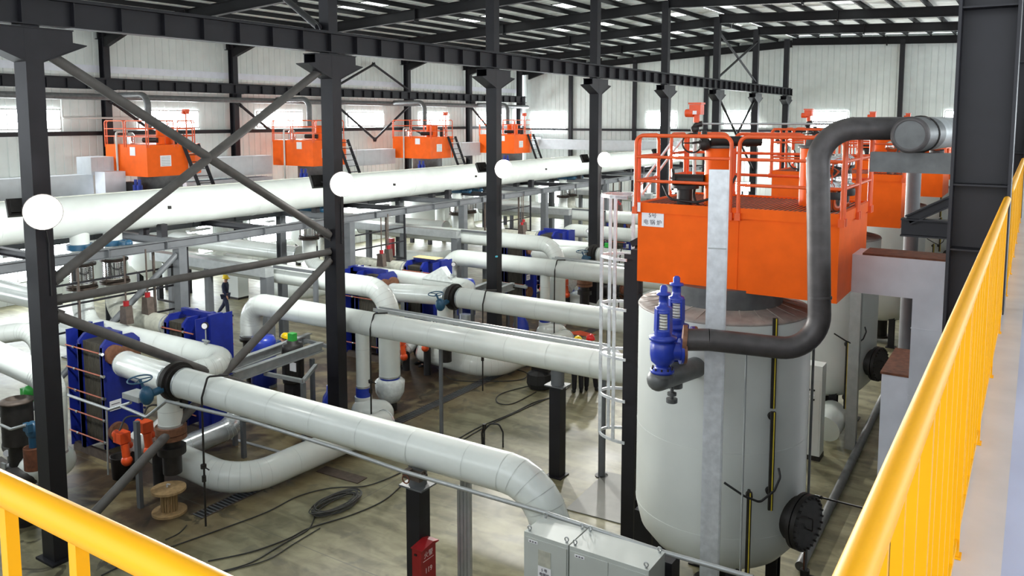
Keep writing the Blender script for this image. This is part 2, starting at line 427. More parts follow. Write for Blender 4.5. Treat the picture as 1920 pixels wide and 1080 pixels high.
# crane girders
def girder(x, z0, h, y0, y1, w, step, name, lab):
    mb = MB(); mb.ibeam((x, y0, z0+h/2), (x, y1, z0+h/2), h, w, .022, .014)
    y = y0+.3
    while y < y1:
        mb.box((x, y, z0+h/2), (w*.88, .012, h-.05)); y += step
    mb.box((x-.02, (y0+y1)/2, z0+h+.03), (.07, y1-y0, .06))
    struct(mb, name, 'dark_steel', lab)
girder(RB+.12, 10.20, .50, -4, 61.9, .30, .95, 'beam', 'dark crane girder with stiffener plates on the middle columns')
girder(LW+.30, 9.93, .50, -4, 61.6, .28, .95, 'beam', 'dark crane girder with stiffener plates along the left wall')
for k in range(8):
    y = colY(k); mb = MB(); hcol(mb, LW, y, 0, zu(LW)+.4, .42, .32)
    for s in (-.008,): mb.prism([(LW+.2, y-.01, 9.35), (LW+.62, y-.01, 9.62), (LW+.62, y-.01, 9.90), (LW+.2, y-.01, 9.90)], (0, .02, 0))
    mb.prism([(LW+.2, y-.1, 9.34), (LW+.62, y-.1, 9.61), (LW+.62, y-.1, 9.63), (LW+.2, y-.1, 9.36)], (0, .2, 0))
    mb.box((LW+.35, y, 9.91), (.6, .34, .024))
    struct(mb, 'column', 'dark_steel', ORD[k]+' dark steel column from the left against the left wall')
for i, x in enumerate((-34.2, -28.2, -22.1, -8.2, -2, 4)):
    mb = MB(); boxcol(mb, x, YEND+.05, 0, zu(x)+.3, .30, .25); struct(mb, 'column', 'dark_steel', ('wind post of the end wall, %s from the left' % ORD[i]))
for i in (0, 1):                                             # right row
    y = colY(i)-.1 if i == 0 else colY(i); mb = MB()
    for s in (-1, 1): mb.box((RC+s*.205, y-.02, 7), (.024, .36, 14.2))
    mb.box((RC, y, 7), (.40, .016, 14.2))
    for z in (7.96, 7.42, 9.4): mb.box((RC, y-.09, z), (.385, .17, .014))
    struct(mb, 'column', 'dark_steel', ['big dark steel column beside the yellow platform railing', 'dark steel column further along the platform railing'][i])
# rafters, purlins, roof sheets -------------------------------------
def rafter(y, d=.5):
    mb = MB(); w = .26
    pts = [(XL, zu(XL)), (RB, zu(RB-.001)), (RB, zu(RB+.001)), (13, zu(13))]
    for (xa, za), (xb, zb) in ((pts[0], pts[1]), (pts[2], pts[3])):
        mb.bar((xa, y, za+.012), (xb, y, zb+.012), w, .024); mb.bar((xa, y, za+d), (xb, y, zb+d), w, .024)
        mb.bar((xa, y, za+d/2), (xb, y, zb+d/2), .014, d-.03)
    for x in (-25.2, -9.2, -32):
        mb.box((x, y, zu(x)+d/2-.03), (.05, w+.05, d+.14))
    # haunches at the columns
    for x0, sgn in ((LW+.2, 1), (RB-.2, -1), (RB+.2, 1)):
        x1 = x0+sgn*1.7; za = zu(x0)+.05; zb = zu(x1)+.05
        mb.prism([(x0, y-.13, za-.5), (x1, y-.13, zb-.06), (x1, y-.13, zb), (x0, y-.13, za)], (0, .26, 0)) if x0 < -20 else None
    return mb
for k in range(-1, 8):
    y = colY(k) if k < 7 else YEND-.05
    lab = {-1: 'above the near railing', 7: 'against the end wall'}.get(k, 'over the %s row of columns' % ORD[max(k, 0)])
    struct(rafter(y, .5), 'roof_beam', 'roof_steel', 'dark sloping roof rafter '+lab)
n = 0; x = XL+.6
PX = []
while x < 12: PX.append(x); x += 1.46
for i, x in enumerate(PX):
    mb = MB(); z = zu(x)+.62
    mb.bar((x, -4, z), (x, YEND, z), .018, .20); mb.bar((x+.04, -4, z+.09), (x+.04, YEND, z+.09), .08, .018); mb.bar((x-.04, -4, z-.09), (x-.04, YEND, z-.09), .08, .018)
    struct(mb, 'purlin_beam', 'roof_steel', 'thin dark roof purlin running the length of the hall')
def roof(xa, xb, name):
    za = zu(xa)+.74; zb = zu(xb)+.74; mb = MB(); ys = []; y = -4.0
    while y < YEND+.3:
        ys += [(y, 0), (y+.30, 0), (y+.34, .035), (y+.42, .035)]; y += .46
    vs = []
    for yy, e in ys: vs += [(xa, yy, za+e), (xb, yy, zb+e)]
    mb.add(vs, [(2*i, 2*i+2, 2*i+3, 2*i+1) for i in range(len(ys)-1)])
    struct(mb, name, 'roof_sheet', 'pale ribbed roof sheeting')
roof(XL, RB-.001, 'ceiling'); roof(RB+.001, 13, 'ceiling')
# skylight strips let into the sheeting
def sky(x0, x1, y0, y1):
    global WN
    WN += 1; mb = MB(); fr = MB()
    vs = [(x0, y0, zu(x0)+.735), (x1, y0, zu(x1)+.735), (x1, y1, zu(x1)+.735), (x0, y1, zu(x0)+.735)]
    for i in range(4): fr.bar(vs[i], vs[(i+1) % 4], .04, .03)
    w = struct(fr, 'window_%d' % WN, 'roof_steel', 'narrow skylight in the roof sheeting'); mb.add(vs, [(0, 1, 2, 3)]); mb.build('pane', 'skylight', w)
for k, xs in ((2, (-28.5, -27, -22.6, -19.5)), (3, (-27, -25.6, -21, -18, -13)), (4, (-25.4, -22.5, -18, -15, -9)), (5, (-24, -21.5, -16.6, -12, -6.5)), (1, (-21.5, -27)), (0, (-19, -24))):
    for x in xs:
        i = min(range(len(PX)), key=lambda j: abs(PX[j]-x)); sky(PX[i]+.15, PX[i+1]-.15, colY(k)+5.3, colY(k)+6.9)
# ---------------------------------------------------------------- bracing (each tube its own object)
def brace(name, a, b, r, lab, m='brown_steel', ends=True):
    mb = MB(); a = V(a); b = V(b); mb.cyl(a, b, r, 14); o = tag(mb.build(name, m), lab, 'brace', 'steel tube braces')
    d = (b-a).normalized()
    for p, s in ((a, 1), (b, -1)):
        mb = MB(); mb.bar(p-d*s*.18, p+d*s*.16, .014, r*2.6, V((1, 0, 0)).cross(d)); mb.build('gusset_plate', m, o)
y0, y1 = colY(0)+.2, colY(1)-.2; xb = RB+.02
brace('brace', (xb, y0+.05, 9.76), (xb, y1, 5.45), .10, 'long tube brace dropping from the first column head to the second column')
brace('brace', (xb, y0, 5.44), (xb, y1, 9.86), .10, 'long tube brace climbing from the first column to the second column head')
brace('brace', (xb, y0, 5.06), (xb, y1, 5.0), .085, 'level tube strut between the first two columns')
brace('brace', (xb, y0, 4.78), (xb, y1, .45), .10, 'lower tube brace dropping from the first column behind the nearest white pipe')
brace('brace', (xb, y1, 4.78), (xb, y0+.1, .3), .10, 'lower tube brace coming down to the foot of the first column')
mb = MB(); p = U(340, 682, X=xb+.1); mb.bar(p, (p.x, p.y, 2.2), .16, .16); tag(mb.build('brace', 'dark_steel'), 'short dark hanger post between the tube braces at the first column', 'brace')
ya, yb = colY(5)+.2, colY(6)-.2
for (a, b), l in zip((((xb, ya, 13.4), (xb, yb, 10.9)), ((xb, yb, 13.4), (xb, ya, 10.9)), ((xb, ya, 9.8), (xb, yb, 5.2)), ((xb, yb, 9.8), (xb, ya, 5.2))),
                     ('falling above the girder', 'rising above the girder', 'falling below the girder', 'rising below the girder')):
    brace('brace', a, b, .07, 'tube brace between the sixth and seventh columns, '+l, 'dark_steel')
ya, yb = colY(4)+.2, colY(5)-.2; ym = (ya+yb)/2; xl = LW+.25
for (a, b), l in zip((((xl, ya, 10.6), (xl, ym, 12.2)), ((xl, yb, 10.6), (xl, ym, 12.2)), ((xl, ya, 9.4), (xl, ym, 7.1)), ((xl, yb, 9.4), (xl, ym, 7.1))),
                     ('rising to the middle', 'falling from the middle', 'left leg below the girder', 'right leg below the girder')):
    brace('brace', a, b, .08, 'wall tube brace behind the third far boiler, '+l, 'dark_steel')
for k, (dy0, dy1) in enumerate(((2, 0), (3, 0), (6, 0))):
    ya = colY(dy0)+.2; brace('brace', (xl, ya, 9.3), (xl, ya+2.0, 7.9), .08, 'slanting knee brace on the left wall by its %s column' % ORD[dy0], 'dark_steel')
brace('brace', (xl, colY(5)+.2, 7.8), (xl, colY(6)-.4, 5.4), .08, 'left wall tube brace beside the fourth far boiler', 'dark_steel')
brace('brace', (RB-.1, colY(1)-.3, 10.85), (-22.5, colY(1)+3.8, 13.2), .09, 'roof tube brace springing from the second column to the rafters', 'dark_steel')
for k in (3, 4, 5):
    brace('brace', (-19.0+.8*k, colY(k)+.4, zu(-18)+.1), (-19.2+.8*k, colY(k)+1.0, zu(-18)+.75), .012, 'thin bright stay between rafter and purlin, %s bay' % ORD[k], 'galvanised')
# ---------------------------------------------------------------- platform
PZ = 6.92
mb = MB(); mb.span((-.03, -3, PZ-.25), (12, 64, PZ)); struct(mb, 'floor_upper', 'tile', 'grey tiled floor of the raised platform')
mb = MB(); mb.span((-.30, -3, PZ-.25), (-.03, 64, PZ)); struct(mb, 'trim_4', 'tile_border', 'pale border strip along the platform edge')
mb = MB(); mb.span((-1.9, -3, PZ-.25), (-.30, .52, PZ)); mb.span((-39, -6, PZ-.25), (-1.9, .52, PZ)); struct(mb, 'floor_landing', 'tile', 'landing floor behind the near railing')
mb = MB(); mb.span((-39, .2, 0), (.1, .4, PZ-.25)); struct(mb, 'wall_front', 'room_wall', 'wall of the rooms under the landing')
mb = MB(); mb.span((.3, .4, 0), (.5, 62, PZ-.25)); struct(mb, 'wall_room', 'room_wall', 'wall of the rooms under the platform')
mb = MB(); mb.ibeam((-.35, .3, PZ-.42), (-.35, 60, PZ-.42), .34, .2); struct(mb, 'beam', 'dark_steel', 'dark edge beam under the platform')
# ---------------------------------------------------------------- yellow guard railings
def railing(name, a, b, lab, posts=6, step=.205, low=.06, zt=7.9, first=.1):
    a = V(a); b = V(b); L = (b-a).length; d = (b-a)/L
    t = thing(name, lab, 'railing', (a.x, a.y, PZ), 'yellow platform railings')
    mb = MB(); mb.tube([(a.x, a.y, zt-.026), (b.x, b.y, zt-.026)], .026, 20); mb.sphere((a.x, a.y, zt-.026), .026, 14); mb.sphere((b.x, b.y, zt-.026), .026, 14)
    mb.build('top_rail', 'yellow_paint', t)
    k = first; i = 0
    while k < L:
        p = a+d*k; mb = MB(); w = .034 if i % posts == 0 else .021
        mb.bar((p.x, p.y, PZ+(0 if w > .03 else low)), (p.x, p.y, zt-.03), w, w, d)
        if w > .03: mb.box((p.x, p.y, PZ+.005), (.05, .05, .008))
        mb.build('post' if w > .03 else 'baluster', 'yellow_paint', t); k += step; i += 1
    mb = MB(); mb.bar((a.x, a.y, PZ+low), (b.x, b.y, PZ+low), .02, .03); mb.build('bottom_rail', 'yellow_paint', t)
    return t
railing('guard_railing', (-.18, .66, 0), (-.18, 7.42, 0), 'long yellow tube railing running away on the right up to the big dark column', 6, .205, first=.12)
railing('guard_railing', (-.18, 8.35, 0), (-.18, 14.9, 0), 'yellow tube railing beyond the big dark column', 6, .205)
railing('guard_railing', (-2.4, .65, 0), (-.20, .65, 0), 'yellow tube railing crossing the near left corner', 99, .215, low=.10, first=.32)
# ================================================================ BOILERS
TX, TY, TR = -4.45, 13.68, 1.45
BX0, BX1, BY0, BY1, BZ0, BZ1 = -5.74, -2.45, 12.92, 15.3, 5.70, 7.06
def rail_panel(t, a, b, z0=6.92, zt=8.22, mids=(7.86, 7.45), foot=True, r=.032):
    """rounded guard panel: frame tube and two mid rails"""
    a = V((*a, 0)); b = V((*b, 0)); u = V((0, 0, 1)); mb = MB()
    mb.tube([a+u*z0, a+u*zt, b+u*zt, b+u*z0], r, 12, .13, 6)
    for z in mids: mb.cyl(a+u*z, b+u*z, r*.85, 10)
    if foot:
        for p in (a, b): mb.box(p+u*(z0+.02), (.09, .09, .12))
    mb.build('guard_rail', 'orange_rail', t)
def gauge(t, x, y, z0, z1, out):
    """level gauge: dark tube with a yellow scale and two take-off cocks"""
    o = V(out).normalized(); mb = MB(); p = V((x, y, 0))
    mb.bar(p+V((0, 0, z0)), p+V((0, 0, z1)), .075, .05, o); g = mb.build('level_gauge', 'black_iron', t)
    mb = MB(); q = p+o*.03; mb.bar(q+V((.012, 0, z0)), q+V((.012, 0, z1)), .016, .012, o); mb.build('scale', 'gauge_yellow', g)
    for z in (z0+.25, z1-.12):
        mb = MB(); mb.cyl(p-o*.32+V((0, 0, z)), p+o*.02+V((0, 0, z)), .028, 10); mb.cyl(p-o*.20+V((0, 0, z)), p-o*.10+V((0, 0, z)), .055, 12); mb.cyl(p+V((0, 0, z)), p+V((0, 0, z+.12)), .02, 8)
        mb.build('cock', 'black_iron', g)
def boiler(label):
    t = thing('electric_boiler', label, 'boiler', (TX, TY, 0), 'electric boilers of the near row')
    mb = MB(); c = (TX, TY, 0)
    mb.lathe(c, (0, 0, 1), [(.02, .84), (.45, .87), (.85, .97), (1.15, 1.12), (1.36, 1.38), (TR, 1.75), (TR, 5.26), (TR, 5.28), (TR-.03, 5.30)], 64)
    tk = mb.build('tank', 'tank_white', t)
    for z in (1.78, 3.2):
        mb = MB(); mb.lathe(c, (0, 0, 1), [(TR-.01, z), (TR+.004, z), (TR+.004, z+.012), (TR-.01, z+.012)], 64, sm=False); mb.build('jacket_seam', 'tank_white', tk)
    mb = MB(); mb.lathe(c, (0, 0, 1), [(TR-.02, 5.27), (TR+.012, 5.28), (TR-.01, 5.315), (1.2, 5.36), (.95, 5.42), (.9, 5.42)], 64)
    for k in range(24):
        a = 2*math.pi*k/24; mb.bar((TX+1.42*math.cos(a), TY+1.42*math.sin(a), 5.312), (TX+.98*math.cos(a+.05), TY+.98*math.sin(a+.05), 5.418), .02, .012)
    mb.build('tank_top', 'tank_cap', t)
    mb = MB(); mb.cyl((TX, TY, 5.38), (TX, TY, 5.74), .98, 48); mb.build('neck', 'grey_pipe', t)
    for a in (.6, 2.2, 3.75, 5.3):
        mb = MB(); x, y = TX+1.02*math.cos(a), TY+1.02*math.sin(a); mb.ibeam((x, y, 0), (x, y, 1.2), .24, .2); mb.box((x, y, .015), (.34, .34, .03)); mb.build('leg', 'dark_steel', t)
    mb = MB(); mb.cyl((TX, TY, .15), (TX, TY, .9), .30, 24); mb.cyl((TX, TY, .15), (TX, TY, .22), .42, 24); mb.build('bottom_nozzle', 'black_iron', t)
    # orange casing with its turned-over top edge
    mb = MB(); mb.span((BX0, BY0, BZ0), (BX1, BY1, BZ1-.02)); cs = mb.build('casing', 'orange_paint', t)
    mb = MB(); e = .03
    for (a, b) in (((BX0, BY0), (BX1, BY0)), ((BX1, BY0), (BX1, BY1)), ((BX1, BY1), (BX0, BY1)), ((BX0, BY1), (BX0, BY0))):
        mb.bar((*a, BZ1-.07), (*b, BZ1-.07), .06, .17)
    mb.build('top_edge', 'orange_paint', cs)
    for x in (BX0+1.75,):
        mb = MB(); mb.bar((x, BY0-.006, BZ0+.01), (x, BY0-.006, BZ1-.17), .012, .012, (0, 1, 0)); mb.build('seam', 'orange_paint', cs)
    mb = MB(); nb = 42
    for k in range(nb):
        x = BX0+.05+(BX1-BX0-.1)*k/(nb-1); mb.bar((x, BY0+.05, BZ1-.03), (x+.0, BY1-.05, BZ1-.03), .02, .04)
    for k in range(6): mb.bar((BX0+.05, BY0+.1+k*.42, BZ1-.035), (BX1-.05, BY0+.1+k*.42, BZ1-.035), .02, .03)
    mb.build('deck_grating', 'grating_metal', t)
    o = .035
    xm = BX0+1.62
    rail_panel(t, (BX0-o, BY0-o), (xm, BY0-o)); rail_panel(t, (xm+.13, BY0-o), (BX1+o, BY0-o))
    rail_panel(t, (BX0+.9, BY1+o), (BX0+2.2, BY1+o)); rail_panel(t, (BX0+2.33, BY1+o), (BX1+o, BY1+o)); rail_panel(t, (BX0-o, BY1+o), (BX0+.78, BY1+o))
    rail_panel(t, (BX0-o, BY0+.1), (BX0-o, BY0+.95)); rail_panel(t, (BX0-o, BY0+1.55), (BX0-o, BY1-.1))
    rail_panel(t, (BX1+o, BY0+.1), (BX1+o, BY0+1.15)); rail_panel(t, (BX1+o, BY0+1.28), (BX1+o, BY1-.1))
    # machinery on the deck
    def pot(x, y, nm):
        mb = MB(); mb.cyl((x, y, BZ1-.05), (x, y, BZ1+.95), .235, 28); p = mb.build('electrode_housing', 'orange_paint', t)
        mb = MB(); mb.lathe((x, y, BZ1+.95), (0, 0, 1), [(.235, 0), (.27, 0), (.27, .045), (.16, .05), (.13, .20), (.0, .20)], 24); mb.build('cap', 'grey_pipe', p)
    pot(-4.55, 13.55, 'a'); pot(-3.15, 14.3, 'b')
    mb = MB(); mb.cyl((-4.62, 13.3, 8.13), (-3.9, 13.75, 8.13), .085, 16); mb.cyl((-4.72, 13.28, 8.02), (-4.72, 13.28, 8.3), .05, 12); mb.torus((-4.86, 13.1, 8.1), (.4, -.8, .1), .16, .014); mb.cyl((-4.86, 13.1, 8.1), (-4.72, 13.28, 8.12), .02, 8); mb.cyl((-4.86+.15, 13.1+.07, 8.1), (-4.86-.15, 13.1-.07, 8.1), .012, 6); mb.sphere((-4.7, 13.25, 8.08), .11); mb.build('vent_valve', 'black_iron', t)
    # raised actuator on a white standpipe
    p = V((-4.98, 13.55, 0)); mb = MB(); mb.cyl(p+V((0, 0, BZ1)), p+V((0, 0, 8.28)), .03, 12); st = mb.build('standpipe', 'tank_white', t)
    mb = MB(); mb.tube([p+V((0, 0, 8.24)), p+V((0, 0, 8.40)), p+V((.12, .02, 8.42))], .05, 12, .06); mb.sphere(p+V((0, 0, 8.33)), .075, 12); mb.build('elbow', 'black_iron', st)
    mb = MB(); mb.box(p+V((.02, 0, 8.66)), (.20, .18, .17)); mb.box(p+V((.02, 0, 8.765)), (.23, .21, .03)); mb.cyl(p+V((-.16, -.03, 8.60)), p+V((-.02, -.03, 8.60)), .068, 16); mb.cyl(p+V((.02, 0, 8.44)), p+V((.02, 0, 8.6)), .055, 12); a = mb.build('actuator', 'red_orange', st)
    mb = MB(); mb.box(p+V((.02, -.094, 8.61)), (.07, .008, .06)); mb.build('dial', 'paper', a)
    mb = MB(); mb.tube([p+V((.1, .02, 8.42)), p+V((2.3, .35, 8.42))], .017, 8); mb.build('conduit', 'galvanised_grey', t)
    # dark pump flange and hand wheel low on the deck
    q = V((-5.05, 13.3, BZ1)); mb = MB(); mb.cyl(q+V((0, 0, -.02)), q+V((0, 0, .26)), .13, 20); mb.cyl(q+V((0, 0, .26)), q+V((0, 0, .32)), .24, 20); mb.cyl(q+V((-.2, 0, .40)), q+V((.3, .1, .40)), .10, 16); mb.cyl(q+V((-.24, -.02, .40)), q+V((-.20, 0, .40)), .19, 16); mb.build('vent_valve', 'black_iron', t); mb = MB(); mb.torus(q+V((.45, .1, .18)), (.3, -1, .5), .30, .02); mb.build('hand_wheel', 'black_iron', t)
    mb = MB(); mb.tube([q+V((-.35, -.1, .3)), q+V((-.2, -.2, .08)), q+V((.3, -.25, .05)), q+V((.75, -.05, .2)), q+V((.85, .1, .5))], .022, 8, .2); mb.build('cable', 'black_rubber', t)
    for x, y in ((-2.75, 13.6), (-2.75, 14.35)):
        mb = MB(); mb.lathe((x, y, BZ1), (0, 0, 1), [(.17, 0), (.17, .30), (.24, .33), (.24, .38), (.19, .40), (.19, .62), (.23, .64), (.23, .80), (.15, .86), (0, .87)], 28); b = mb.build('bushing', 'chrome', t)
        mb = MB(); mb.lathe((x, y, BZ1), (0, 0, 1), [(.245, .18), (.255, .24), (.245, .30)], 28); mb.build('band', 'black_rubber', b)
    # side fittings
    mb = MB(); a = .30
    n = V((math.cos(-.28), math.sin(-.28), 0)); c0 = V((TX, TY, 1.98)) + n*(TR-.06)
    mb.cyl(c0, c0+n*.22, .36, 32); mb.cyl(c0+n*.17, c0+n*.23, .46, 36); mb.cyl(c0+n*.25, c0+n*.32, .46, 36); m = mb.build('manhole', 'black_iron', t)
    mb = MB(); x, y, d = frame(n)
    for k in range(24):
        p = c0+(x*math.cos(k*math.pi/12)+y*math.sin(k*math.pi/12))*.415; mb.cyl(p+n*.15, p+n*.36, .018, 6)
    mb.tube([c0+n*.32+V((0, 0, .1)), c0+n*.40+V((0, 0, .1)), c0+n*.40+V((0, 0, -.1)), c0+n*.32+V((0, 0, -.1))], .013, 8, .02); mb.each('bolt', 'black_iron', m)
    return t
B5 = boiler('nearest orange and white electric boiler, tank standing beside the yellow railing')
for kx, ang, z0, z1 in ((0, -1.02, 3.85, 5.45), (1, -1.22, 1.05, 2.75)):
    pass
g0 = U(1450, 720, d=12.85); g1 = U(1450, 590, d=12.85); gauge(B5, g0.x, g0.y, 3.95, 5.4, (.45, -.9, 0))
g0 = U(1406, 900, d=12.6); gauge(B5, g0.x, g0.y, .95, 2.75, (.3, -.95, 0))
g0 = U(1449, 800, d=12.75); gauge(B5, g0.x, g0.y, 2.35, 3.95, (.45, -.9, 0))
mb = MB(); mb.tube([U(1358, 905, d=12.3), U(1395, 930, d=12.25), U(1425, 942, d=12.3), U(1452, 920, d=12.4), U(1463, 895, d=12.5), U(1460, 878, d=12.6)], .018, 8, .12)
mb.build('cable', 'black_rubber', B5)
# sign on the casing
def sign(par, c, w, h, lines, xd=(1, 0, 0), size=.1, name='sign'):
    x = V(xd).normalized(); z = V((0, 0, 1)); n = x.cross(z); c = V(c); mb = MB(); mb.bar(c-x*w/2, c+x*w/2, .012, h, z); s = mb.build(name, 'paper', par)
    for body, dz, sz in lines: text(body, 'lettering', 'ink', c+n*.008+z*dz, x, z, sz, s)
    return s
B6 = dup(B5, (-.42, 9.95, 0), 'second electric boiler of the near row, half hidden behind the grey cable duct')
B7 = dup(B5, (-.35, 19.9, 0), 'third electric boiler of the near row, seen through the railings of the nearest one')
B8 = dup(B5, (-.35, 29.8, 0), 'fourth electric boiler of the near row, furthest along the platform')
sg = U(1224, 408, Y=BY0-.01); sign(B5, (sg.x, BY0-.012, sg.z), .40, .31, (('5号', .035, .10), ('电 锅 炉', -.085, .095)))
mb = MB(); mb.span((BX0+.02, BY0-.075, 6.92), (BX0+.075, BY0-.068, 7.08)); mb.build('tag', 'paper', B5)
# ladder with safety cage on the left of the nearest boiler
def ladder():
    lx, ly = -6.62, 14.62
    t = thing('caged_ladder', 'dark steel ladder with bright safety hoops beside the nearest boiler tank', 'ladder', (lx, ly, 0))
    for dx, dy in ((0, 0), (.0, .45)):
        mb = MB(); mb.bar((lx+dx, ly+dy, 0), (lx+dx, ly+dy, 5.85), .28 if dy == 0 else .08, .07); mb.build('stringer', 'dark_steel', t)
    for k in range(19):
        mb = MB(); mb.cyl((lx, ly, .35+.31*k), (lx, ly+.45, .35+.31*k), .016, 8); mb.build('rung', 'dark_steel', t)
    for z in (2.05, 2.9, 3.75, 4.75, 5.75, 6.98):
        mb = MB(); cx = lx-.02; pts = []
        for k in range(17):
            a = math.pi/2+math.pi*k/16; pts.append(V((cx+math.cos(a)*.72, ly+.22+math.sin(a)*.40, z)))
        for i in range(16): mb.bar(pts[i], pts[i+1], .03, .055)
        if z > 6.5:
            for i in range(16): mb.bar(pts[i]+V((0, 0, .0)), pts[i+1], .03, .07)
        mb.build('hoop', 'galvanised', t)
    for a in (math.pi*.60, math.pi*.85, math.pi*1.12, math.pi*1.38):
        mb = MB(); p = V((lx-.02+math.cos(a)*.72, ly+.22+math.sin(a)*.40, 0)); mb.bar(p+V((0, 0, 2.05)), p+V((0, 0, 7.0)), .065, .03); mb.build('cage_bar', 'galvanised', t)
    mb = MB(); mb.cyl((lx, ly, 7.0), (BX0-.1, ly+.1, 8.1), .026, 10); mb.cyl((lx, ly+.45, 7.0), (BX0-.1, ly+.55, 8.1), .026, 10); mb.build('handrail', 'galvanised', t)
    mb = MB(); mb.bar((lx, ly, 6.05), (BX0+.1, ly, 6.6), .07, .12); mb.bar((lx, ly+.45, 6.05), (BX0+.1, ly+.45, 6.6), .07, .12); mb.bar((lx, ly, 5.9), (BX0+.1, ly, 5.9), .07, .1); mb.build('bracket', 'dark_steel', t)
ladder()
mb = MB(); boxcol(mb, -6.0, 14.1, 0, 1.0, .36, .30); tag(mb.build('plinth', 'dark_steel'), 'low dark steel plinth behind the ladder foot by the nearest boiler', 'plinth')
# bright vertical cable tray in front of the tank
p0 = U(1349, 318, d=11.9); mb = MB(); tx, ty = p0.x, p0.y
t = thing('cable_tray', 'tall bright galvanised cable tray standing in front of the nearest boiler', 'cable tray', (tx, ty, 0))
xd = V((math.cos(.25), math.sin(.25), 0)); yd = V((-xd.y, xd.x, 0)); cpt = V((tx, ty, 0))
mb.bar(cpt, cpt+V((0, 0, p0.z)), .10, .29, xd); mb.build('body', 'galvanised', t)
mb = MB(); mb.bar(cpt-yd*.057, cpt-yd*.057+V((0, 0, p0.z-.01)), .012, .25, xd); mb.build('cover', 'galvanised', t)
mb = MB(); mb.bar(cpt-yd*.066+V((0, 0, 6.62)), cpt-yd*.066+V((0, 0, 6.60)), .01, .26, xd); mb.build('joint', 'galvanised_grey', t)
mb = MB(); q = U(1388, 1060, d=12.3); mb.cyl((q.x, q.y, 0), (q.x, q.y, 5.2), .014, 8); tag(mb.build('thin_conduit', 'galvanised_grey'), 'thin pale vertical conduit in front of the nearest boiler tank, right of the bright tray', 'pipe')
mb = MB(); q = U(1515, 860, Z=0.02); q = U(1517, 890, d=13.9); mb.cyl((q.x, q.y, 0), (q.x, q.y, 5.0), .022, 8); tag(mb.build('thin_conduit', 'grey_pipe'), 'thin dark vertical conduit at the right edge of the nearest boiler tank', 'pipe')
# safety valves on the nozzle of the tank
vd = 11.9
n0 = U(1300, 690, d=12.9); n1 = U(1234, 712, d=11.75)
t = thing('valve_nozzle', 'dark grey capped pipe stub carrying the blue safety valves on the nearest boiler', 'pipe', tuple(n0))
mb = MB(); mb.cyl(n0+(n0-n1)*.35, n1, .165, 24); mb.sphere(n1, .165, 20); mb.build('stub', 'grey_pipe', t)
dr = n0.lerp(n1, .62); mb = MB(); mb.cyl(dr, dr-V((0, 0, .36)), .028, 10); mb.cyl(dr-V((0, 0, .36)), dr-V((0, 0, .42)), .085, 14); mb.cyl(dr-V((0, 0, .27)), dr-V((0, 0, .31)), .07, 12); mb.build('drain', 'grey_pipe', t)
def safety_valve(c, out, label, s=1.0):
    """c: centre of the lower flange; out: direction of the outlet"""
    o = V(out).normalized(); c = V(c); t = thing('safety_valve', label, 'valve', tuple(c), 'blue safety valves'); u = V((0, 0, 1))
    def P(h, off=0): return c+u*h*s+o*off*s
    mb = MB(); mb.lathe(c, u, [(0, 0), (.20*s, 0), (.20*s, .05*s), (.11*s, .07*s), (.11*s, .12*s), (.19*s, .19*s), (.21*s, .30*s), (.21*s, .50*s), (.17*s, .55*s), (.23*s, .56*s), (.23*s, .61*s), (.13*s, .64*s), (.13*s, .66*s), (0, .66*s)], 28)
    mb.cyl(P(.36), P(.36, .30), .15*s, 24); mb.build('body', 'valve_blue', t)
    mb = MB(); mb.cyl(P(.36, .28), P(.36, .325), .215*s, 28); f = mb.build('outlet_flange', 'valve_blue', t)
    mb = MB(); mb.cyl(P(.36, .33), P(.36, .375), .215*s, 28); mb.build('mating_flange', 'bronze_flange', f)
    mb = MB(); x, y, d = frame(u)
    for k in range(10):
        p = c+(x*math.cos(k*.628)+y*math.sin(k*.628))*.17*s; mb.cyl(p-u*.06*s, p+u*.09*s, .016*s, 6)
    mb.each('stud', 'black_iron', t)
    mb = MB(); mb.cyl(P(-.06), P(-.005), .20*s, 28); mb.build('seat_flange', 'grey_pipe', t)
    # open spring bonnet: four ribs with the spring showing between
    mb = MB(); q = V((o.y, -o.x, 0))
    mb.lathe(P(.64), u, [(.15*s, 0), (.145*s, .08*s)], 24)
    av = math.atan2((EYE-c).dot(y), (EYE-c).dot(x))
    for a in (av+1.12, av-1.12, av+math.pi-1.0, av+math.pi+1.0):
        dv = (x*math.cos(a)+y*math.sin(a)); mb.bar(P(.70)+dv*.125*s, P(1.08)+dv*.118*s, .11*s, .04*s, dv)
    mb.lathe(P(.70), u, [(.145*s, 0), (.145*s, .05*s), (.115*s, .05*s), (.115*s, 0)], 24); mb.lathe(P(1.02), u, [(.138*s, 0), (.138*s, .05*s), (.11*s, .05*s), (.11*s, 0)], 24)
    mb.lathe(P(1.06), u, [(.135*s, 0), (.135*s, .05*s), (.08*s, .07*s), (.075*s, .25*s), (.12*s, .255*s), (.12*s, .29*s), (.06*s, .30*s), (.06*s, .39*s), (.03*s, .42*s), (0, .42*s)], 24)
    mb.build('bonnet', 'valve_blue', t)
    mb = MB(); pts = []
    for k in range(7*12+1):
        a = k*2*math.pi/12; pts.append(P(.70)+u*(.36*s*k/84)+(x*math.cos(a)+y*math.sin(a))*.088*s)
    mb.tube(pts, .021*s, 6); mb.cyl(P(.68), P(1.08), .025*s, 8); mb.build('spring', 'spring_white', t)
    mb = MB(); mb.tube([P(1.34)-q*.0, P(1.37)-q*.14*s, P(1.20)-q*.17*s, P(.78)-q*.20*s], .015*s, 8, .05); mb.build('lever', 'valve_blue', t)
    return t
c1 = U(1236, 690, d=11.8); out = (U(1350, 640, d=11.75)-U(1240, 640, d=11.75)); out.z = 0
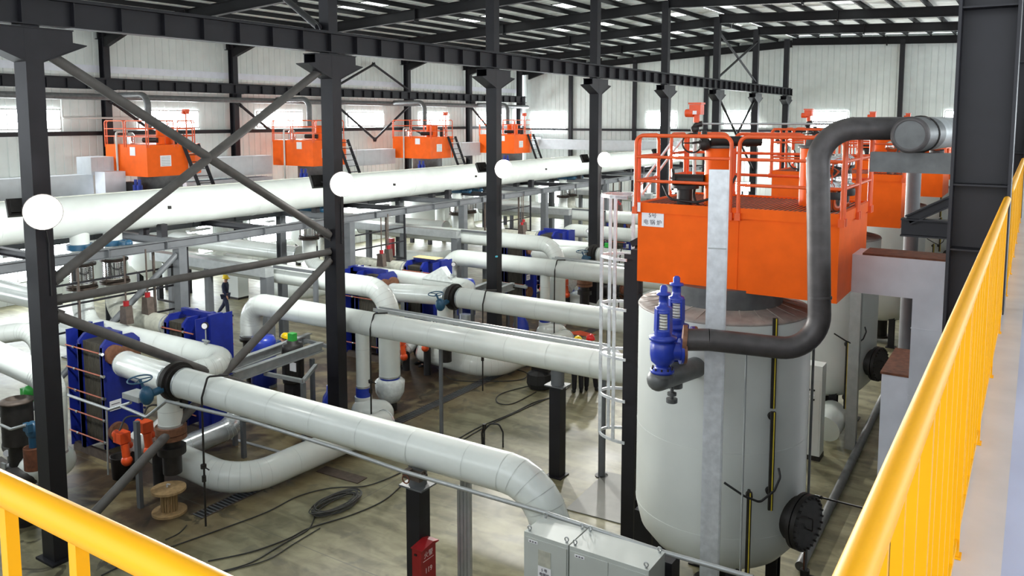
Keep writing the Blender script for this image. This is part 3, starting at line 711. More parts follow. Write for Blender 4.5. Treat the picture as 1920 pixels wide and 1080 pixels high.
# the outlet pipe leaves at the height of the first valve's outlet
safety_valve((n1.x+.05, n1.y+.03, c1.z-.04), out, 'front blue spring safety valve on the nearest boiler', .86)
c2 = n0+V((.02, 0, .28)); c2 = U(1266, 672, d=12.4)
safety_valve((c2.x, c2.y, c2.z), out, 'rear blue spring safety valve, half behind the front one', .86)
mb = MB(); mb.cyl(c2-V((0, 0, .45)), c2, .12, 20); mb.build('riser', 'grey_pipe', bpy.data.objects['valve_nozzle'])
# discharge pipe up to the capped header on the bracket
D = 11.3
hdrY = 11.9; hc = U(1706, 253, d=10.6)
t = thing('discharge_pipe', 'thick grey brown steel pipe looping from the blue valves up and over to the bracket', 'pipe', tuple(U(1535, 560, d=D)))
pts = [U(1280, 637, d=11.75), U(1345, 638, d=11.55), U(1420, 652, d=11.6), U(1537, 662, d=11.3), U(1535, 241, d=D), U(1720, 241, d=10.9)]
mb = MB(); mb.tube([U(1283, 637, d=11.7), U(1330, 637, d=11.62)], .158, 28); mb.build('elbow', 'steam_pipe', t)
a, b, c, d = U(1328, 637, d=11.62), U(1537, 660, d=11.45), U(1533, 241, d=D), U(1740, 241, d=11.0)
mb = MB(); mb.tube([a, b, c, d], .157, 32, .48, 12); mb.build('pipe_run', 'steam_pipe', t)
for p, q in (((1537, 560), (1537, 555)), ((1534, 300), (1534, 295)), ((1596, 241), (1600, 241))):
    mb = MB(); mb.cyl(U(*p, d=11.4), U(*q, d=11.4), .163, 28); mb.build('weld', 'steam_pipe', t)
mb = MB(); mb.cyl(U(1279, 636, d=11.72), U(1287, 637, d=11.71), .21, 28); mb.build('flange', 'bronze_flange', t)
t = thing('steam_header', 'wide dark header pipe with a welded flat end cap resting on the bracket', 'pipe', tuple(hc))
mb = MB(); hx, hz = hc.x, hc.z; y0 = hc.y
ax = V((.08, 1, .0)).normalized(); mb.cyl(hc, hc+ax*1.15, .235, 36); mb.build('drum', 'grey_pipe', t)
mb = MB(); mb.cyl(hc-ax*.012, hc+ax*.01, .195, 36); mb.build('end_plate', 'grey_pipe', t)
mb = MB(); mb.lathe(hc, ax, [(.185, -.02), (.20, -.026), (.236, -.012), (.24, .03), (.236, .05)], 36); mb.build('weld_bead', 'steam_pipe', t)
mb = MB(); mb.cyl(hc+ax*1.15, hc+ax*1.9, .235, 36, .235); mb.cyl(hc+ax*1.9, hc+ax*40, .235, 36); mb.build('run', 'galvanised_grey', t)
mb = MB(); mb.torus(hc+ax*.62, ax, .243, .012); mb.build('strap', 'black_iron', t)
# bracket and its post
by = hc.y+.45
mb = MB(); p = U(1634, 300, Y=by); q = U(1790, 300, Y=by)
t = thing('pipe_bracket', 'grey steel bracket beam with a braced arm holding the header pipe by the big column', 'bracket', (-.62, by, 0))
zt = hc.z-.245; zb = zt-.27
mb.span((p.x, by-.12, zb), (-.55, by+.12, zt)); mb.build('beam', 'grey_pipe', t)
mb = MB(); boxcol(mb, -.66, by, 0, zt+.3, .20, .24); mb.build('post', 'dark_steel', t)
z1 = U(1692, 425, Y=by).z; x1 = U(1690, 425, Y=by).x
mb = MB(); mb.ibeam((x1, by, z1), (-.6, by, z1), .24, .2); mb.build('arm', 'dark_steel', t)
mb = MB(); mb.ibeam((x1+.08, by, z1+.1), (-.62, by, zb-.18), .14, .16); mb.build('strut', 'dark_steel', t)
mb = MB(); p = U(1712, 360, d=15.5); mb.cyl((p.x, p.y, 4.2), (p.x, p.y, 8.0), .13, 20); mb.cyl((p.x, p.y, 0), (p.x, p.y, 4.2), .13, 20); tag(mb.build('riser_pipe', 'grey_steel'), 'grey upright pipe behind the braced bracket arm by the big column', 'pipe')
# grey cable duct right of the nearest boiler
dy = 14.05
t = thing('cable_duct', 'broad grey sheet metal cable duct running from the orange casing down beside the railing', 'duct', (-1.3, dy, 0))
p = U(1591, 476, Y=dy); q = U(1590, 547, Y=dy); r = U(1776, 560, Y=dy); l = U(1711, 560, Y=dy)
mb = MB(); mb.span((BX1-.05, dy, q.z), (l.x, dy+.75, p.z)); mb.build('level_duct', 'duct_grey', t)
mb = MB(); mb.span((l.x, dy, 0.1), (l.x+.62, dy+.75, p.z)); mb.build('drop_duct', 'duct_grey', t)
mb = MB(); mb.span((BX1+.15, dy+.02, p.z), (l.x+.60, dy+.70, p.z+.03)); mb.build('lid', 'rust', t)
for z in (5.2, 4.1, 3.0):
    mb = MB(); mb.span((l.x-.008, dy-.008, z), (l.x+.63, dy+.76, z+.012)); mb.build('joint', 'duct_grey', t)
mb = MB(); q = U(1685, 690, Y=15.6); mb.span((-2.05, 14.9, 0), (-1.55, 16.6, 4.15)); t = tag(mb.build('junction_cabinet', 'duct_grey'), 'grey cabinet beside the cable duct drop, under the platform', 'cabinet')
mb = MB(); mb.span((-2.07, 14.88, 4.15), (-1.53, 16.62, 4.19)); mb.build('lid', 'rust', t)
# tall control panel and thin square post in front of the second boiler
mb = MB(); q = U(1522, 860, Y=20.6); px, py = -4.45, 20.6
t = thing('control_cabinet', 'tall pale control cabinet standing between the two nearest boilers', 'control panel', (px, py, 0))
mb.span((px-.30, py, .12), (px+.28, py+.45, 2.42)); mb.build('body', 'tank_white', t)
mb = MB(); mb.span((px-.31, py-.01, 0), (px+.29, py+.46, .12)); mb.build('plinth', 'black_iron', t)
mb = MB(); mb.span((px-.26, py-.012, .2), (px+.24, py, 2.05)); d = mb.build('door', 'tank_white', t)
for i in range(3):
    for j in range(3):
        mb = MB(); c = (px-.12+.11*i, py-.014, 1.80-.12*j); mb.cyl(c, (c[0], c[1]-.02, c[2]), .025, 10); mb.build('button', ['black_iron', 'paper', 'red_orange'][(i*2+j) % 3 if j == 2 else j % 2], d)
mb = MB(); mb.bar((-3.68, 21.9, 0), (-3.68, 21.9, 4.4), .26, .22); tag(mb.build('square_post', 'galvanised_grey'), 'pale square post in front of the second boiler tank', 'post')
mb = MB(); mb.tube([U(1500, 1062, Z=.10), U(1585, 890, Z=.12), U(1655, 745, Z=.14), U(1690, 668, Z=.16)], .095, 16); tag(mb.build('floor_pipe', 'grey_pipe'), 'grey pipe along the floor right of the nearest boiler', 'pipe')
mb = MB(); a, b = U(1528, 930, d=13.6), U(1640, 958, d=12.2); mb.cyl(a, b, .016, 8); mb.cyl(a, a.lerp(b, .12), .03, 8); tag(mb.build('thin_rod', 'black_iron'), 'thin dark rod reaching from the manhole of the nearest boiler to the railing', 'rod')
t = thing('drain_pipe', 'rusty drain pipe with a valve under the manhole of the nearest boiler', 'pipe', tuple(U(1512, 1030, Z=0)))
mb = MB(); a = U(1513, 968, d=14.0); mb.tube([a, (a.x, a.y, .25), (a.x-.9, a.y-.1, .28)], .035, 10, .1); mb.build('pipe', 'rust', t)
mb = MB(); mb.cyl((a.x, a.y, .55), (a.x, a.y, .75), .08, 12); mb.cyl((a.x, a.y, .65), (a.x+.25, a.y, .65), .03, 8); mb.build('valve', 'black_iron', t)
mb = MB(); mb.sphere(U(1492, 992, d=14.1), .02, 8); tag(mb.build('indicator_lamp', 'led_green'), 'tiny green indicator light low beside the nearest boiler tank', 'light')
mb = MB(); p = U(1560, 780, d=21.5); mb.tube([(p.x-.1, p.y+.5, p.z-.1), (p.x-.0, p.y-.1, p.z-.1), (p.x-.05, p.y-.5, p.z-.2)], .36, 20, .3); tag(mb.build('insulated_elbow', 'pipe_wrap'), 'white wrapped pipe bend under the second boiler tank', 'pipe')
# ---------------------------------------------------------------- far row of boilers along the left wall
def far_boiler(x, y, label):
    t = thing('electric_boiler', label, 'boiler', (x, y, 0), 'electric boilers of the far row'); c = (x, y, 0)
    mb = MB(); mb.lathe(c, (0, 0, 1), [(.02, .8), (.9, .95), (1.36, 1.4), (1.6, 1.8), (1.6, 4.95), (1.5, 5.05), (.9, 5.15)], 40); mb.build('tank', 'tank_white', t)
    mb = MB(); mb.cyl((x, y, 5.1), (x, y, 6.0), 1.0, 36); mb.build('neck', 'grey_pipe', t)
    for a in (.8, 2.4, 3.9, 5.5):
        mb = MB(); mb.bar((x+1.1*math.cos(a), y+1.1*math.sin(a), 0), (x+1.1*math.cos(a), y+1.1*math.sin(a), 1.3), .22, .22); mb.build('leg', 'dark_steel', t)
    z0, z1 = 5.88, 7.32; w, dd = 1.62, 1.7
    oct_ = [(x-w, y-dd, z0), (x+w-.0, y-dd, z0), (x+w, y+dd-.9, z0), (x+w-.8, y+dd, z0), (x-w, y+dd, z0)]
    mb = MB(); mb.prism(oct_, (0, 0, z1-z0)); cs = mb.build('casing', 'orange_paint', t)
    mb = MB(); mb.span((x+w, y-1.05, z0+.45), (x+w+.03, y-.5, z0+.95)); g = mb.build('vent_frame', 'paper', cs)
    mb = MB()
    for k in range(6): mb.bar((x+w+.035, y-1.0, z0+.5+k*.075), (x+w+.035, y-.55, z0+.5+k*.075), .01, .03)
    mb.build('louvre', 'galvanised_grey', t)
    for a, b in (((x-w, y-dd), (x-.1, y-dd)), ((x+.05, y-dd), (x+w, y-dd)), ((x+w, y-dd+.1), (x+w, y-.3)), ((x+w, y-.1), (x+w, y+dd-1)), ((x-w, y+dd), (x+.4, y+dd)), ((x-w, y-dd+.1), (x-w, y+dd-.1))):
        rail_panel(t, a, b, 7.2, 8.42, (8.05, 7.7), False, .028)
    for dx, dy in ((.5, .2), (.9, -.5), (-.3, .6)):
        mb = MB(); mb.cyl((x+dx, y+dy, z1), (x+dx, y+dy, z1+.8), .2, 16); mb.build('electrode_housing', 'orange_paint', t)
    mb = MB(); mb.cyl((x-.9, y-.9, z1), (x-.9, y-.9, z1+.35), .22, 16); mb.sphere((x-.9, y-.9, z1+.35), .22, 12); mb.build('bushing', 'chrome', t)
    mb = MB(); mb.cyl((x+.2, y-.9, z1+.2), (x+1.0, y-.7, z1+.2), .12, 12); mb.each('vent_valve', 'black_iron', t); mb = MB(); mb.cyl((x+1.1, y+.2, z1), (x+1.1, y+.2, z1+.5), .14, 12); mb.cyl((x+1.1, y+.2, z1+.4), (x+1.2, y+.3, z1+.4), .03, 8); mb.torus((x+1.2, y+.3, z1+.4), (1, 0, .2), .25, .02, 16, 6); mb.build('hand_wheel', 'black_iron', t)
    mb = MB(); mb.cyl((x+.9, y+.9, z1), (x+.9, y+.9, 8.75), .035, 8); mb.build('standpipe', 'orange_rail', t)
    mb = MB(); mb.box((x+.9, y+.9, 8.85), (.24, .24, .24)); mb.cyl((x+.9, y+.7, 8.8), (x+.9, y+.9, 8.8), .08, 10); mb.build('actuator', 'red_orange', t)
    # steep access stair down the hall side
    for dyy in (0.15, .95):
        mb = MB(); mb.bar((x+w+.05, y+dyy, z1), (x+w+.95, y+dyy+.55, 4.3), .05, .16); mb.build('stringer', 'dark_steel', t)
    for k in range(9):
        f = (k+.5)/9; mb = MB(); mb.bar((x+w+.05+.9*f, y+.15+.55*f, z1-3.0*f), (x+w+.05+.9*f, y+.95+.55*f, z1-3.0*f), .2, .03); mb.build('tread', 'dark_steel', t)
    mb = MB(); q = [(x+w+.2, y+.3, 5.9), (x+w+.2, y+.3, 6.9), (x+w+.2, y+1.5, 6.9), (x+w+.2, y+1.5, 5.9)]; mb.tube(q, .022, 8, .06); mb.cyl((x+w+.2, y+.3, 6.4), (x+w+.2, y+1.5, 6.4), .02, 8); mb.build('landing_rail', 'tank_white', t)
    mb = MB(); mb.span((x+.35, y-dd-.02, z0+.95), (x+.75, y-dd, z1-.1)); mb.build('sign', 'paper', t)
    mb = MB(); mb.tube([(x-.6, y-dd-.06, 3.5), (x-.6, y-dd-.06, 7.9), (x-.6, y-dd+.5, 7.9)], .05, 8, .1); mb.build('white_pipe', 'tank_white', t)
    mb = MB()
    for dxx in (.75, 1.05): mb.cyl((x+dxx, y-1.75, 4.95), (x+dxx, y-1.75, 5.5), .13, 12); mb.cyl((x+dxx, y-1.75, 5.5), (x+dxx, y-1.75, 5.75), .07, 10)
    mb.each('relief_valve', 'valve_blue', t)
    return t
F1 = far_boiler(-35.4, 23.7, 'far row electric boiler nearest the left edge, behind the long tube braces')
F2 = dup(F1, (0.15, 9.9, .0), 'second far row electric boiler, partly hidden by the second middle column')
F3 = dup(F1, (0.2, 20.2, .0), 'third far row electric boiler, between the second and third middle columns')
F4 = dup(F1, (.35, 30.2, .0), 'fourth far row electric boiler, cut by the third middle column')
# overhead steam pipe on the left wall with four droppers
t = thing('overhead_pipe', 'long grey overhead steam pipe along the left wall with bends down to the far boilers', 'pipe', (-37.7, 10, 9.55))
mb = MB(); mb.cyl((-37.7, -3, 9.55), (-37.7, 61, 9.55), .15, 20); mb.build('main', 'grey_pipe', t)
for b in (F1, F2, F3, F4):
    q = b.location; mb = MB(); mb.tube([(-37.5, q.y-.75, 9.62), (q.x+.4, q.y-.75, 9.62), (q.x+.4, q.y-.75, 8.1), ], .15, 16, .5, 8); mb.build('dropper', 'grey_pipe', t)
mb = MB(); mb.tube([(-38.4, 20.8, 9.4), (-38.4, 20.8, 8.55), (-38.4, 25.6, 8.55)], .05, 10, .1); tag(mb.build('small_pipe', 'tank_white'), 'small white pipe bending along the left wall above the first far boiler', 'pipe')
# ducts between the far boilers
def duct(name, a, b, lab, m='duct_pale'):
    mb = MB(); mb.span(a, b); d = tag(mb.build(name, m), lab, 'duct', 'pale ducts along the left wall')
    mb = MB(); a = V(a); b = V(b); y = min(a.y, b.y)
    for k in range(1, 4): yy = y+abs(b.y-a.y)*k/4; mb.span((min(a.x, b.x)-.01, yy, min(a.z, b.z)-.01), (max(a.x, b.x)+.01, yy+.03, max(a.z, b.z)+.01))
    mb.each('seam', m, d)
duct('wall_duct', (-37.6, 8, 5.0), (-36.8, 21.2, 5.95), 'pale duct along the left wall, left of the first far boiler')
duct('wall_duct', (-37.6, 20.9, 5.95), (-36.4, 22.1, 6.75), 'short pale duct box beside the first far boiler casing')
duct('wall_duct', (-37.6, 26, 5.4), (-36.6, 31.6, 6.45), 'pale duct between the first and second far boilers', 'duct_pale')
duct('wall_duct', (-37.6, 26, 4.3), (-36.6, 31.6, 5.25), 'lower pale duct between the first and second far boilers', 'duct_grey')
duct('wall_duct', (-37.6, 36, 5.5), (-36.6, 42.2, 6.5), 'pale duct between the second and third far boilers')
duct('wall_duct', (-37.6, 46.2, 5.7), (-36.6, 52.3, 6.7), 'pale duct between the third and fourth far boilers')
duct('wall_duct', (-38.6, 56, 5.9), (-36.8, 61.8, 6.9), 'pale duct right of the fourth far boiler')
mb = MB(); mb.span((-38.6, 61.3, 5.9), (-24, 62.4, 6.75)); tag(mb.build('wall_duct', 'duct_pale'), 'pale duct low along the end wall', 'duct', 'pale ducts along the left wall')
mb = MB(); mb.span((-36.3, 21.0, 3.2), (-35.5, 22.0, 6.1)); tag(mb.build('electrical_cabinet', 'duct_grey'), 'grey electrical cabinet left of the first far boiler tank', 'cabinet')
mb = MB(); mb.span((-35.6, 22.0, 3.0), (-34.9, 22.3, 5.6)); tag(mb.build('dark_cabinet', 'black_iron'), 'dark narrow cabinet by the first far boiler tank', 'cabinet')
# ================================================================ PIPE RACK AND BIG MAIN
RX0, RX1, RZ = -20.8, -24.4, 5.05
t = thing('pipe_rack', 'long grey steel pipe rack standing under the big overhead white main', 'pipe rack', (RX0, 14.45, 0))
for k in range(-1, 7):
    y = 14.45+6.95*k
    for x in (RX0, RX1):
        mb = MB(); boxcol(mb, x, y, 0, RZ-.26, .30, .26) if x == RX0 else mb.ibeam((x, y, 0), (x, y, RZ-.26), .28, .26, up=(1, 0, 0)); mb.build('post', 'grey_steel', t)
    mb = MB(); mb.ibeam((RX0, y, RZ-.13), (RX1, y, RZ-.13), .24, .2); mb.build('cross_beam', 'grey_steel', t)
    mb = MB(); mb.ibeam((RX0, y+3.4, RZ-.12), (RX1, y+3.4, RZ-.12), .2, .18); mb.build('cross_beam', 'dark_steel', t)
    mb = MB(); mb.cyl((RX0, y-.1, 4.6), (RX0, y-5.0, .8), .085, 12); mb.build('brace', 'grey_steel', t) if k in (0,) else None
    for dx in (-21.6, -22.5): 
        mb = MB(); mb.span((dx-.12, y-.1, RZ-.02), (dx+.12, y+.1, 5.42)); mb.build('saddle', 'dark_steel', t)
for x in (RX0, RX1):
    mb = MB(); mb.ibeam((x, 6.5, RZ-.13), (x, 58, RZ-.13), .26, .22)
    y = 7
    while y < 58: mb.box((x+.06, y, RZ-.13), (.1, .012, .22)); y += 1.75
    mb.build('long_beam', 'grey_steel', t)
BP = (-22.0, 5.86)
t = thing('overhead_main', 'very thick white insulated main pipe running across the hall on the rack', 'pipe', (BP[0], 20, BP[1]))
mb = MB(); mb.cyl((BP[0], -2, BP[1]), (BP[0], 58.5, BP[1]), .56, 48); mb.build('jacket', 'pipe_wrap', t)
mb = MB(); mb.lathe((BP[0], 30, BP[1]), (0, 1, 0), [(.56, 0)], 8)
for y in range(2, 58, 8): 
    mb = MB(); mb.cyl((BP[0], y, BP[1]), (BP[0], y+.05, BP[1]), .568, 48); mb.build('jacket_joint', 'pipe_wrap', t)
mb = MB(); mb.bar((BP[0]+.08, -2, BP[1]+.565), (BP[0]+.08, 58, BP[1]+.565), .05, .02); mb.build('seam', 'pipe_wrap_dirty', t)
for y in (14.6, 30.2, 24.6, 36.5):
    mb = MB(); mb.bar((BP[0]+.55, y, BP[1]+.05), (BP[0]+.63, y, BP[1]+.05), .07, .09); mb.build('gauge_stub', 'black_iron', t)
mb = MB(); mb.cyl((-19.4, 2, 1), (-19.4, 2, 1.01), .01, 4)
# ================================================================ PROCESS UNITS
NEAR = ['nearest', 'second', 'third', 'fourth']
PER = 9.92
def jacket(name, pts, r, label, bend=0, m='pipe_wrap', group=None, joints=True, seg=10, n=30, rings=True):
    """insulated pipe: one thing, with thin jacket joints as parts"""
    P0 = V(pts[0]); t = thing(name, label, 'pipe', tuple(P0), group)
    mb = MB(); mb.tube(pts, r, n, bend, seg)
    if joints:                                   # lapped sheet joints: a pattern of the jacket's own surface
        P = path(pts, bend, seg); mb.cm = 1
        for i in range(len(P)-1):
            a, b = P[i], P[i+1]; L = (b-a).length; d = (b-a)/max(L, 1e-6)
            if L < .5: mb.cyl(a-d*.005, a+d*.005, r+.004, n, caps=False)
            else:
                k = .6
                while k < L-.2: mb.cyl(a+d*k, a+d*(k+.011), r+.004, n, caps=False); k += 1.15
    mb.build('jacket', [m, 'pipe_band'], t)
    for p, q in ((P0, V(pts[1])), (V(pts[-1]), V(pts[-2]))):
        d = (q-p).normalized(); mb = MB(); mb.cyl(p+d*.004, p+d*.055, r+.010, n); mb.build('end_band', 'foil', t)
    return t
def handwheel(mb, c, ax, r=.2):
    x, y, d = frame(ax); mb.torus(c, ax, r, .016, 20, 6)
    for k in range(3):
        a = k*2.094; mb.cyl(c, V(c)+x*math.cos(a)*r+y*math.sin(a)*r, .012, 6)
def phe(y, xa, xb, z0, h, w, label, face=1, copies=True):
    """plate heat exchanger: cover plate with nozzle at xa, follower at xb, end column beyond; stack along x"""
    t = thing('heat_exchanger', label, 'heat exchanger', ((xa+xb)/2, y, 0), 'blue plate heat exchangers'); s = -1 if xb < xa else 1
    def plate(x0, x1, y0, y1, za, zb, ch):
        p = [(x0, y0, za), (x0, y1, za), (x0, y1, zb-ch), (x0, y1-ch, zb), (x0, y0+ch, zb), (x0, y0, zb-ch)]; mb = MB(); mb.prism(p, (x1-x0, 0, 0)); return mb
    y0, y1 = y-w/2, y+w/2; zt = z0+h
    mb = plate(xa, xa+s*.09, y0, y1, z0, zt, .16)
    mb.span((xa-s*.02, y0-.0, z0), (xa+s*.11, y0+.05, zt-.2)); mb.span((xa-s*.02, y1-.05, z0), (xa+s*.11, y1, zt-.2)); mb.build('cover_plate', 'blue_paint', t)
    mb = plate(xb, xb+s*.09, y0, y1, z0-.15, zt, .16); mb.span((xb, y0, z0-.15), (xb+s*.12, y0+.05, zt-.25)); mb.build('pressure_plate', 'blue_paint', t)
    mb = MB(); mb.span((xa+s*.09, y0+.10, z0+.12), (xb, y1-.10, zt-.18)); pk = mb.build('plate_pack', 'plate_pack', t)
    mb = MB(); n = 22; L = (xb-xa-s*.09)
    for k in range(n):
        x = xa+s*.09+L*(k+.5)/n; mb.span((x-.008, y0+.085, z0+.11), (x+.008, y1-.085, zt-.165))
    mb.build('plate_edges', 'plate_pack', pk)
    xe = xb+s*.58
    mb = MB(); mb.span((xe, y-.2, z0-.2), (xe+s*.12, y+.2, zt+.1)); mb.span((xe, y0, z0-.2), (xe+s*.03, y1, zt+.05)); mb.build('end_column', 'blue_paint', t)
    mb = MB(); mb.span((xa+s*.02, y-.06, zt-.08), (xe, y+.06, zt+.10)); mb.build('carrying_bar', 'blue_paint', t)
    for q in range(5):
        z = z0+.22+(h-.55)*q/4
        for yy in (y0-.05, y1+.05):
            mb = MB(); mb.cyl((xa-s*.08, yy, z), (xb+s*.55, yy, z), .020, 8); b = mb.build('tie_bolt', 'copper_rod', t)
            mb = MB(); mb.cyl((xa-s*.10, yy, z), (xa-s*.01, yy, z), .042, 8); mb.cyl((xb+s*.12, yy, z), (xb+s*.2, yy, z), .042, 8); mb.each('nut', 'chrome', b)
    mb = MB()
    for yy in (y0+.12, y1-.12): mb.span((min(xa, xe)-.05, yy-.06, 0), (max(xa, xe)+.05, yy+.06, max(.06, z0-.15)))
    mb.each('skid', 'grating_metal', t)
    f = -s
    mb = MB(); x = xa+f*.012; mb.span((x-.004, y0+.12, z0+.95), (x+.004, y0+.42, z0+1.2)); np_ = mb.build('name_plate', 'paper', t)
    mb = MB(); mb.span((x-.006, y0+.16, z0+1.10), (x+.006, y0+.38, z0+1.12)); mb.span((x-.006, y0+.16, z0+1.03), (x+.006, y0+.34, z0+1.05)); mb.build('print', 'ink', np_)
    for yy, zz in ((y0+.28, zt-.42), (y1-.28, zt-.42), (y0+.28, z0+.4)):
        mb = MB(); mb.cyl((xa, yy, zz), (xa+f*.12, yy, zz), .24, 24); mb.build('nozzle_flange', 'bronze_flange', t)
    return t
GB = 'white insulated mains along the hall width'
def unit(k):
    o = V((0, PER*k+(0, 0, -.3, .3)[k], 0)); nm = NEAR[k]
    def Q(x, y, z): return V((x, y, z))+o
    rx = -21.9 if k == 0 else -23.6
    x_end = -6.05 if k == 0 else -6.6
    jacket('insulated_pipe', [Q(-15.05, 10.42, 2.9), Q(x_end, 10.5, 2.88), Q(x_end+.02, 10.5, .3)], .318, 'white main from the handwheel valve of the %s exchanger pair, bending down at right' % nm, .82, group=GB, seg=6)
    jacket('insulated_pipe', [Q(-18.6, 11.30, 2.5), Q(-15.45, 10.42, 2.9)], .31, 'short white stub between the %s front exchanger and its handwheel valve' % nm, group=GB)
    jacket('insulated_pipe', [Q(rx, 12.15, 4.1), Q(rx, 12.15, 2.82), Q(-15.75, 12.2, 2.82), Q(-15.75, 10.98, 2.74), Q(-17.3, 10.98, 2.66)], .27, 'white pipe turning back on itself behind the %s low exchanger' % nm, .6, 'pipe_wrap', GB, seg=8)
    jacket('insulated_pipe', [Q(rx, 13.1, 4.1), Q(rx, 13.1, 2.92), Q(-19.62, 13.2, 2.92)], .27, 'weathered pale pipe from the riser into the %s rear exchanger' % nm, .5, 'pipe_old', GB)
    # bellows on the two risers
    for yy in (12.15, 13.1):
        t = thing('bellows_riser', 'pale riser with ribbed metal bellows under the big main, %s of the %s exchanger pair' % ('front' if yy < 12.5 else 'rear', nm), 'pipe joint', tuple(Q(rx, yy, 4.3)))
        mb = MB(); c = Q(rx, yy, 4.0); prof = []
        for i in range(19): prof.append((.25+(.045 if i % 2 else 0), i*.028))
        mb.lathe(c, (0, 0, 1), prof, 26); mb.build('bellows', 'chrome', t)
        mb = MB(); mb.cyl(c-V((0, 0, .06)), c, .38, 26); mb.cyl(c+V((0, 0, .51)), c+V((0, 0, .57)), .38, 26); mb.cyl(c-V((0, 0, .14)), c-V((0, 0, .08)), .40, 26); mb.each('flange', 'dark_flange', t, .03)
        mb = MB(); mb.tube([c+V((0, 0, .57)), Q(rx, yy, 5.30), Q(-21.9 if k == 0 else -22.3, yy, 5.6)], .25, 22, .2 if k else 0); mb.build('neck', 'pipe_wrap', t)
        mb = MB(); mb.cyl(Q(rx, yy, 4.95), Q(rx, yy, 5.1), .34, 24); mb.cyl(Q(rx+.3, yy, 5.02), Q(rx+.7, yy, 5.02), .08, 12); mb.sphere(Q(rx+.75, yy, 5.05), .12, 10); mb.build('butterfly_valve', 'teal_paint', t)
        mb = MB()
        for a in range(4): mb.cyl(c+V((.36*math.cos(a*1.57+.4), .36*math.sin(a*1.57+.4), -.1)), c+V((.36*math.cos(a*1.57+.4), .36*math.sin(a*1.57+.4), .6)), .018, 6)
        mb.each('tie_rod', 'dark_flange', t)
    t = thing('hanger_frame', 'thin dark steel hanger frame round the bellows of the %s exchanger pair' % nm, 'hanger frame', tuple(Q(-21.2, 12.6, 3.0)))
    for yy in (10.9, 11.6, 13.8, 14.9):
        mb = MB(); mb.bar(Q(-21.1, yy, 2.9), Q(-21.1, yy, 4.8), .07, .05); mb.build('hanger_bar', 'grating_metal' if yy < 14.5 else 'dark_steel', t)
    for z in (2.95, 3.65, 4.2):
        mb = MB(); mb.bar(Q(-21.1, 10.9, z), Q(-21.1, 14.9, z), .04, .05); mb.build('cross_bar', 'dark_steel', t)
    for yy in (10.9, 14.9):
        mb = MB(); mb.bar(Q(-22.6, yy, 2.95), Q(-21.1, yy, 2.95), .05, .05); mb.build('cross_bar', 'dark_steel', t)
    # hanger rods with spring boxes
    for yy, xx in ((12.18, -19.9), (13.12, -20.4)):
        t = thing('spring_hanger', 'rusty spring hanger box on twin rods over the %s pipe of the %s exchanger pair' % ('front' if yy < 12.5 else 'rear', nm), 'hanger', tuple(Q(xx, yy, 3.4)))
        mb = MB(); mb.cyl(Q(xx, yy, 3.25), Q(xx, yy, 4.95), .022, 6); mb.build('rod', 'grating_metal', t)
        mb = MB(); p = Q(xx, yy, 3.2); mb.prism([p+V((-.16, -.1, -.05)), p+V((.16, -.1, -.05)), p+V((.11, -.1, .42)), p+V((-.11, -.1, .42))], (0, .2, 0)); mb.build('box', 'grating_metal', t)
        mb = MB(); mb.cyl(Q(xx, yy, 3.45), Q(xx, yy, 3.75), .075, 10); mb.build('spring_can', 'red_paint', t)
    # wafer valve with handwheel
    t = thing('butterfly_valve', 'dark wafer valve with a teal gearbox and handwheel on the %s white main' % nm, 'valve', tuple(Q(-15.25, 10.42, 2.9)))
    mb = MB(); mb.cyl(Q(-15.42, 10.42, 2.9), Q(-15.12, 10.42, 2.9), .36, 30); mb.cyl(Q(-15.33, 10.42, 2.9), Q(-15.21, 10.42, 2.9), .42, 30); mb.build('body', 'black_iron', t)
    mb = MB(); mb.cyl(Q(-15.27, 10.05, 2.82), Q(-15.27, 9.75, 2.8), .08, 12); mb.sphere(Q(-15.3, 9.72, 2.78), .17, 16, (1, .8, 1.2)); mb.cyl(Q(-15.3, 9.72, 2.8), Q(-15.42, 9.66, 3.12), .03, 8); mb.build('gearbox', 'teal_paint', t)
    mb = MB(); handwheel(mb, Q(-15.42, 9.66, 3.12), (0, -.1, 1), .24); mb.build('handwheel', 'teal_paint', t)
    # exchangers
    phe(11.42+o.y, -18.95, -19.95, .35, 2.78, 1.0, 'blue plate heat exchanger with red tie bars, front one of the %s pair' % nm)
    phe(13.6+o.y, -19.55, -18.8, .5, 2.75, 1.15, 'blue plate heat exchanger with a broad end frame, rear one of the %s pair' % nm)
    # pipe B with its elbow down at the left end
    jacket('insulated_pipe', [Q(-19.85, 16.15, 1.95), Q(-19.85, 16.15, 2.95), Q(-6.2, 16.42, 2.9)], .33, 'long white main starting with a bend above the %s black pump' % nm, .62, group=GB, seg=8)
    t = thing('valve_stack', 'stack of black and rust coloured flanges under the left bend of the %s long main' % nm, 'valve', tuple(Q(-19.85, 16.15, 0)))
    mb = MB(); mb.lathe(Q(-19.85, 16.15, .6), (0, 0, 1), [(.0, 0), (.22, 0), (.22, .3), (.36, .3), (.36, .38), (.24, .4), (.24, .62), (.37, .62), (.37, .70), (.27, .72), (.27, 1.2), (.36, 1.2), (.36, 1.34), (0, 1.34)], 26); mb.build('body', 'black_iron', t)
    mb = MB(); mb.cyl(Q(-19.85, 16.15, 1.14), Q(-19.85, 16.15, 1.22), .375, 26); mb.cyl(Q(-19.85, 16.15, .82), Q(-19.85, 16.15, .86), .37, 26); mb.cyl(Q(-19.6, 15.9, 1.75), Q(-19.1, 15.8, 1.7), .025, 8); mb.each('gasket', 'rust', t)
    mb = MB(); mb.cyl(Q(-19.85, 16.15, 0), Q(-19.85, 16.15, .6), .2, 20); mb.build('foot', 'black_iron', t)
    # vertical branch below pipe B
    t = jacket('insulated_pipe', [Q(-15.38, 16.25, 2.8), Q(-15.38, 16.25, 1.1)], .19, 'vertical white branch dropping from the %s long main' % nm, group=GB)
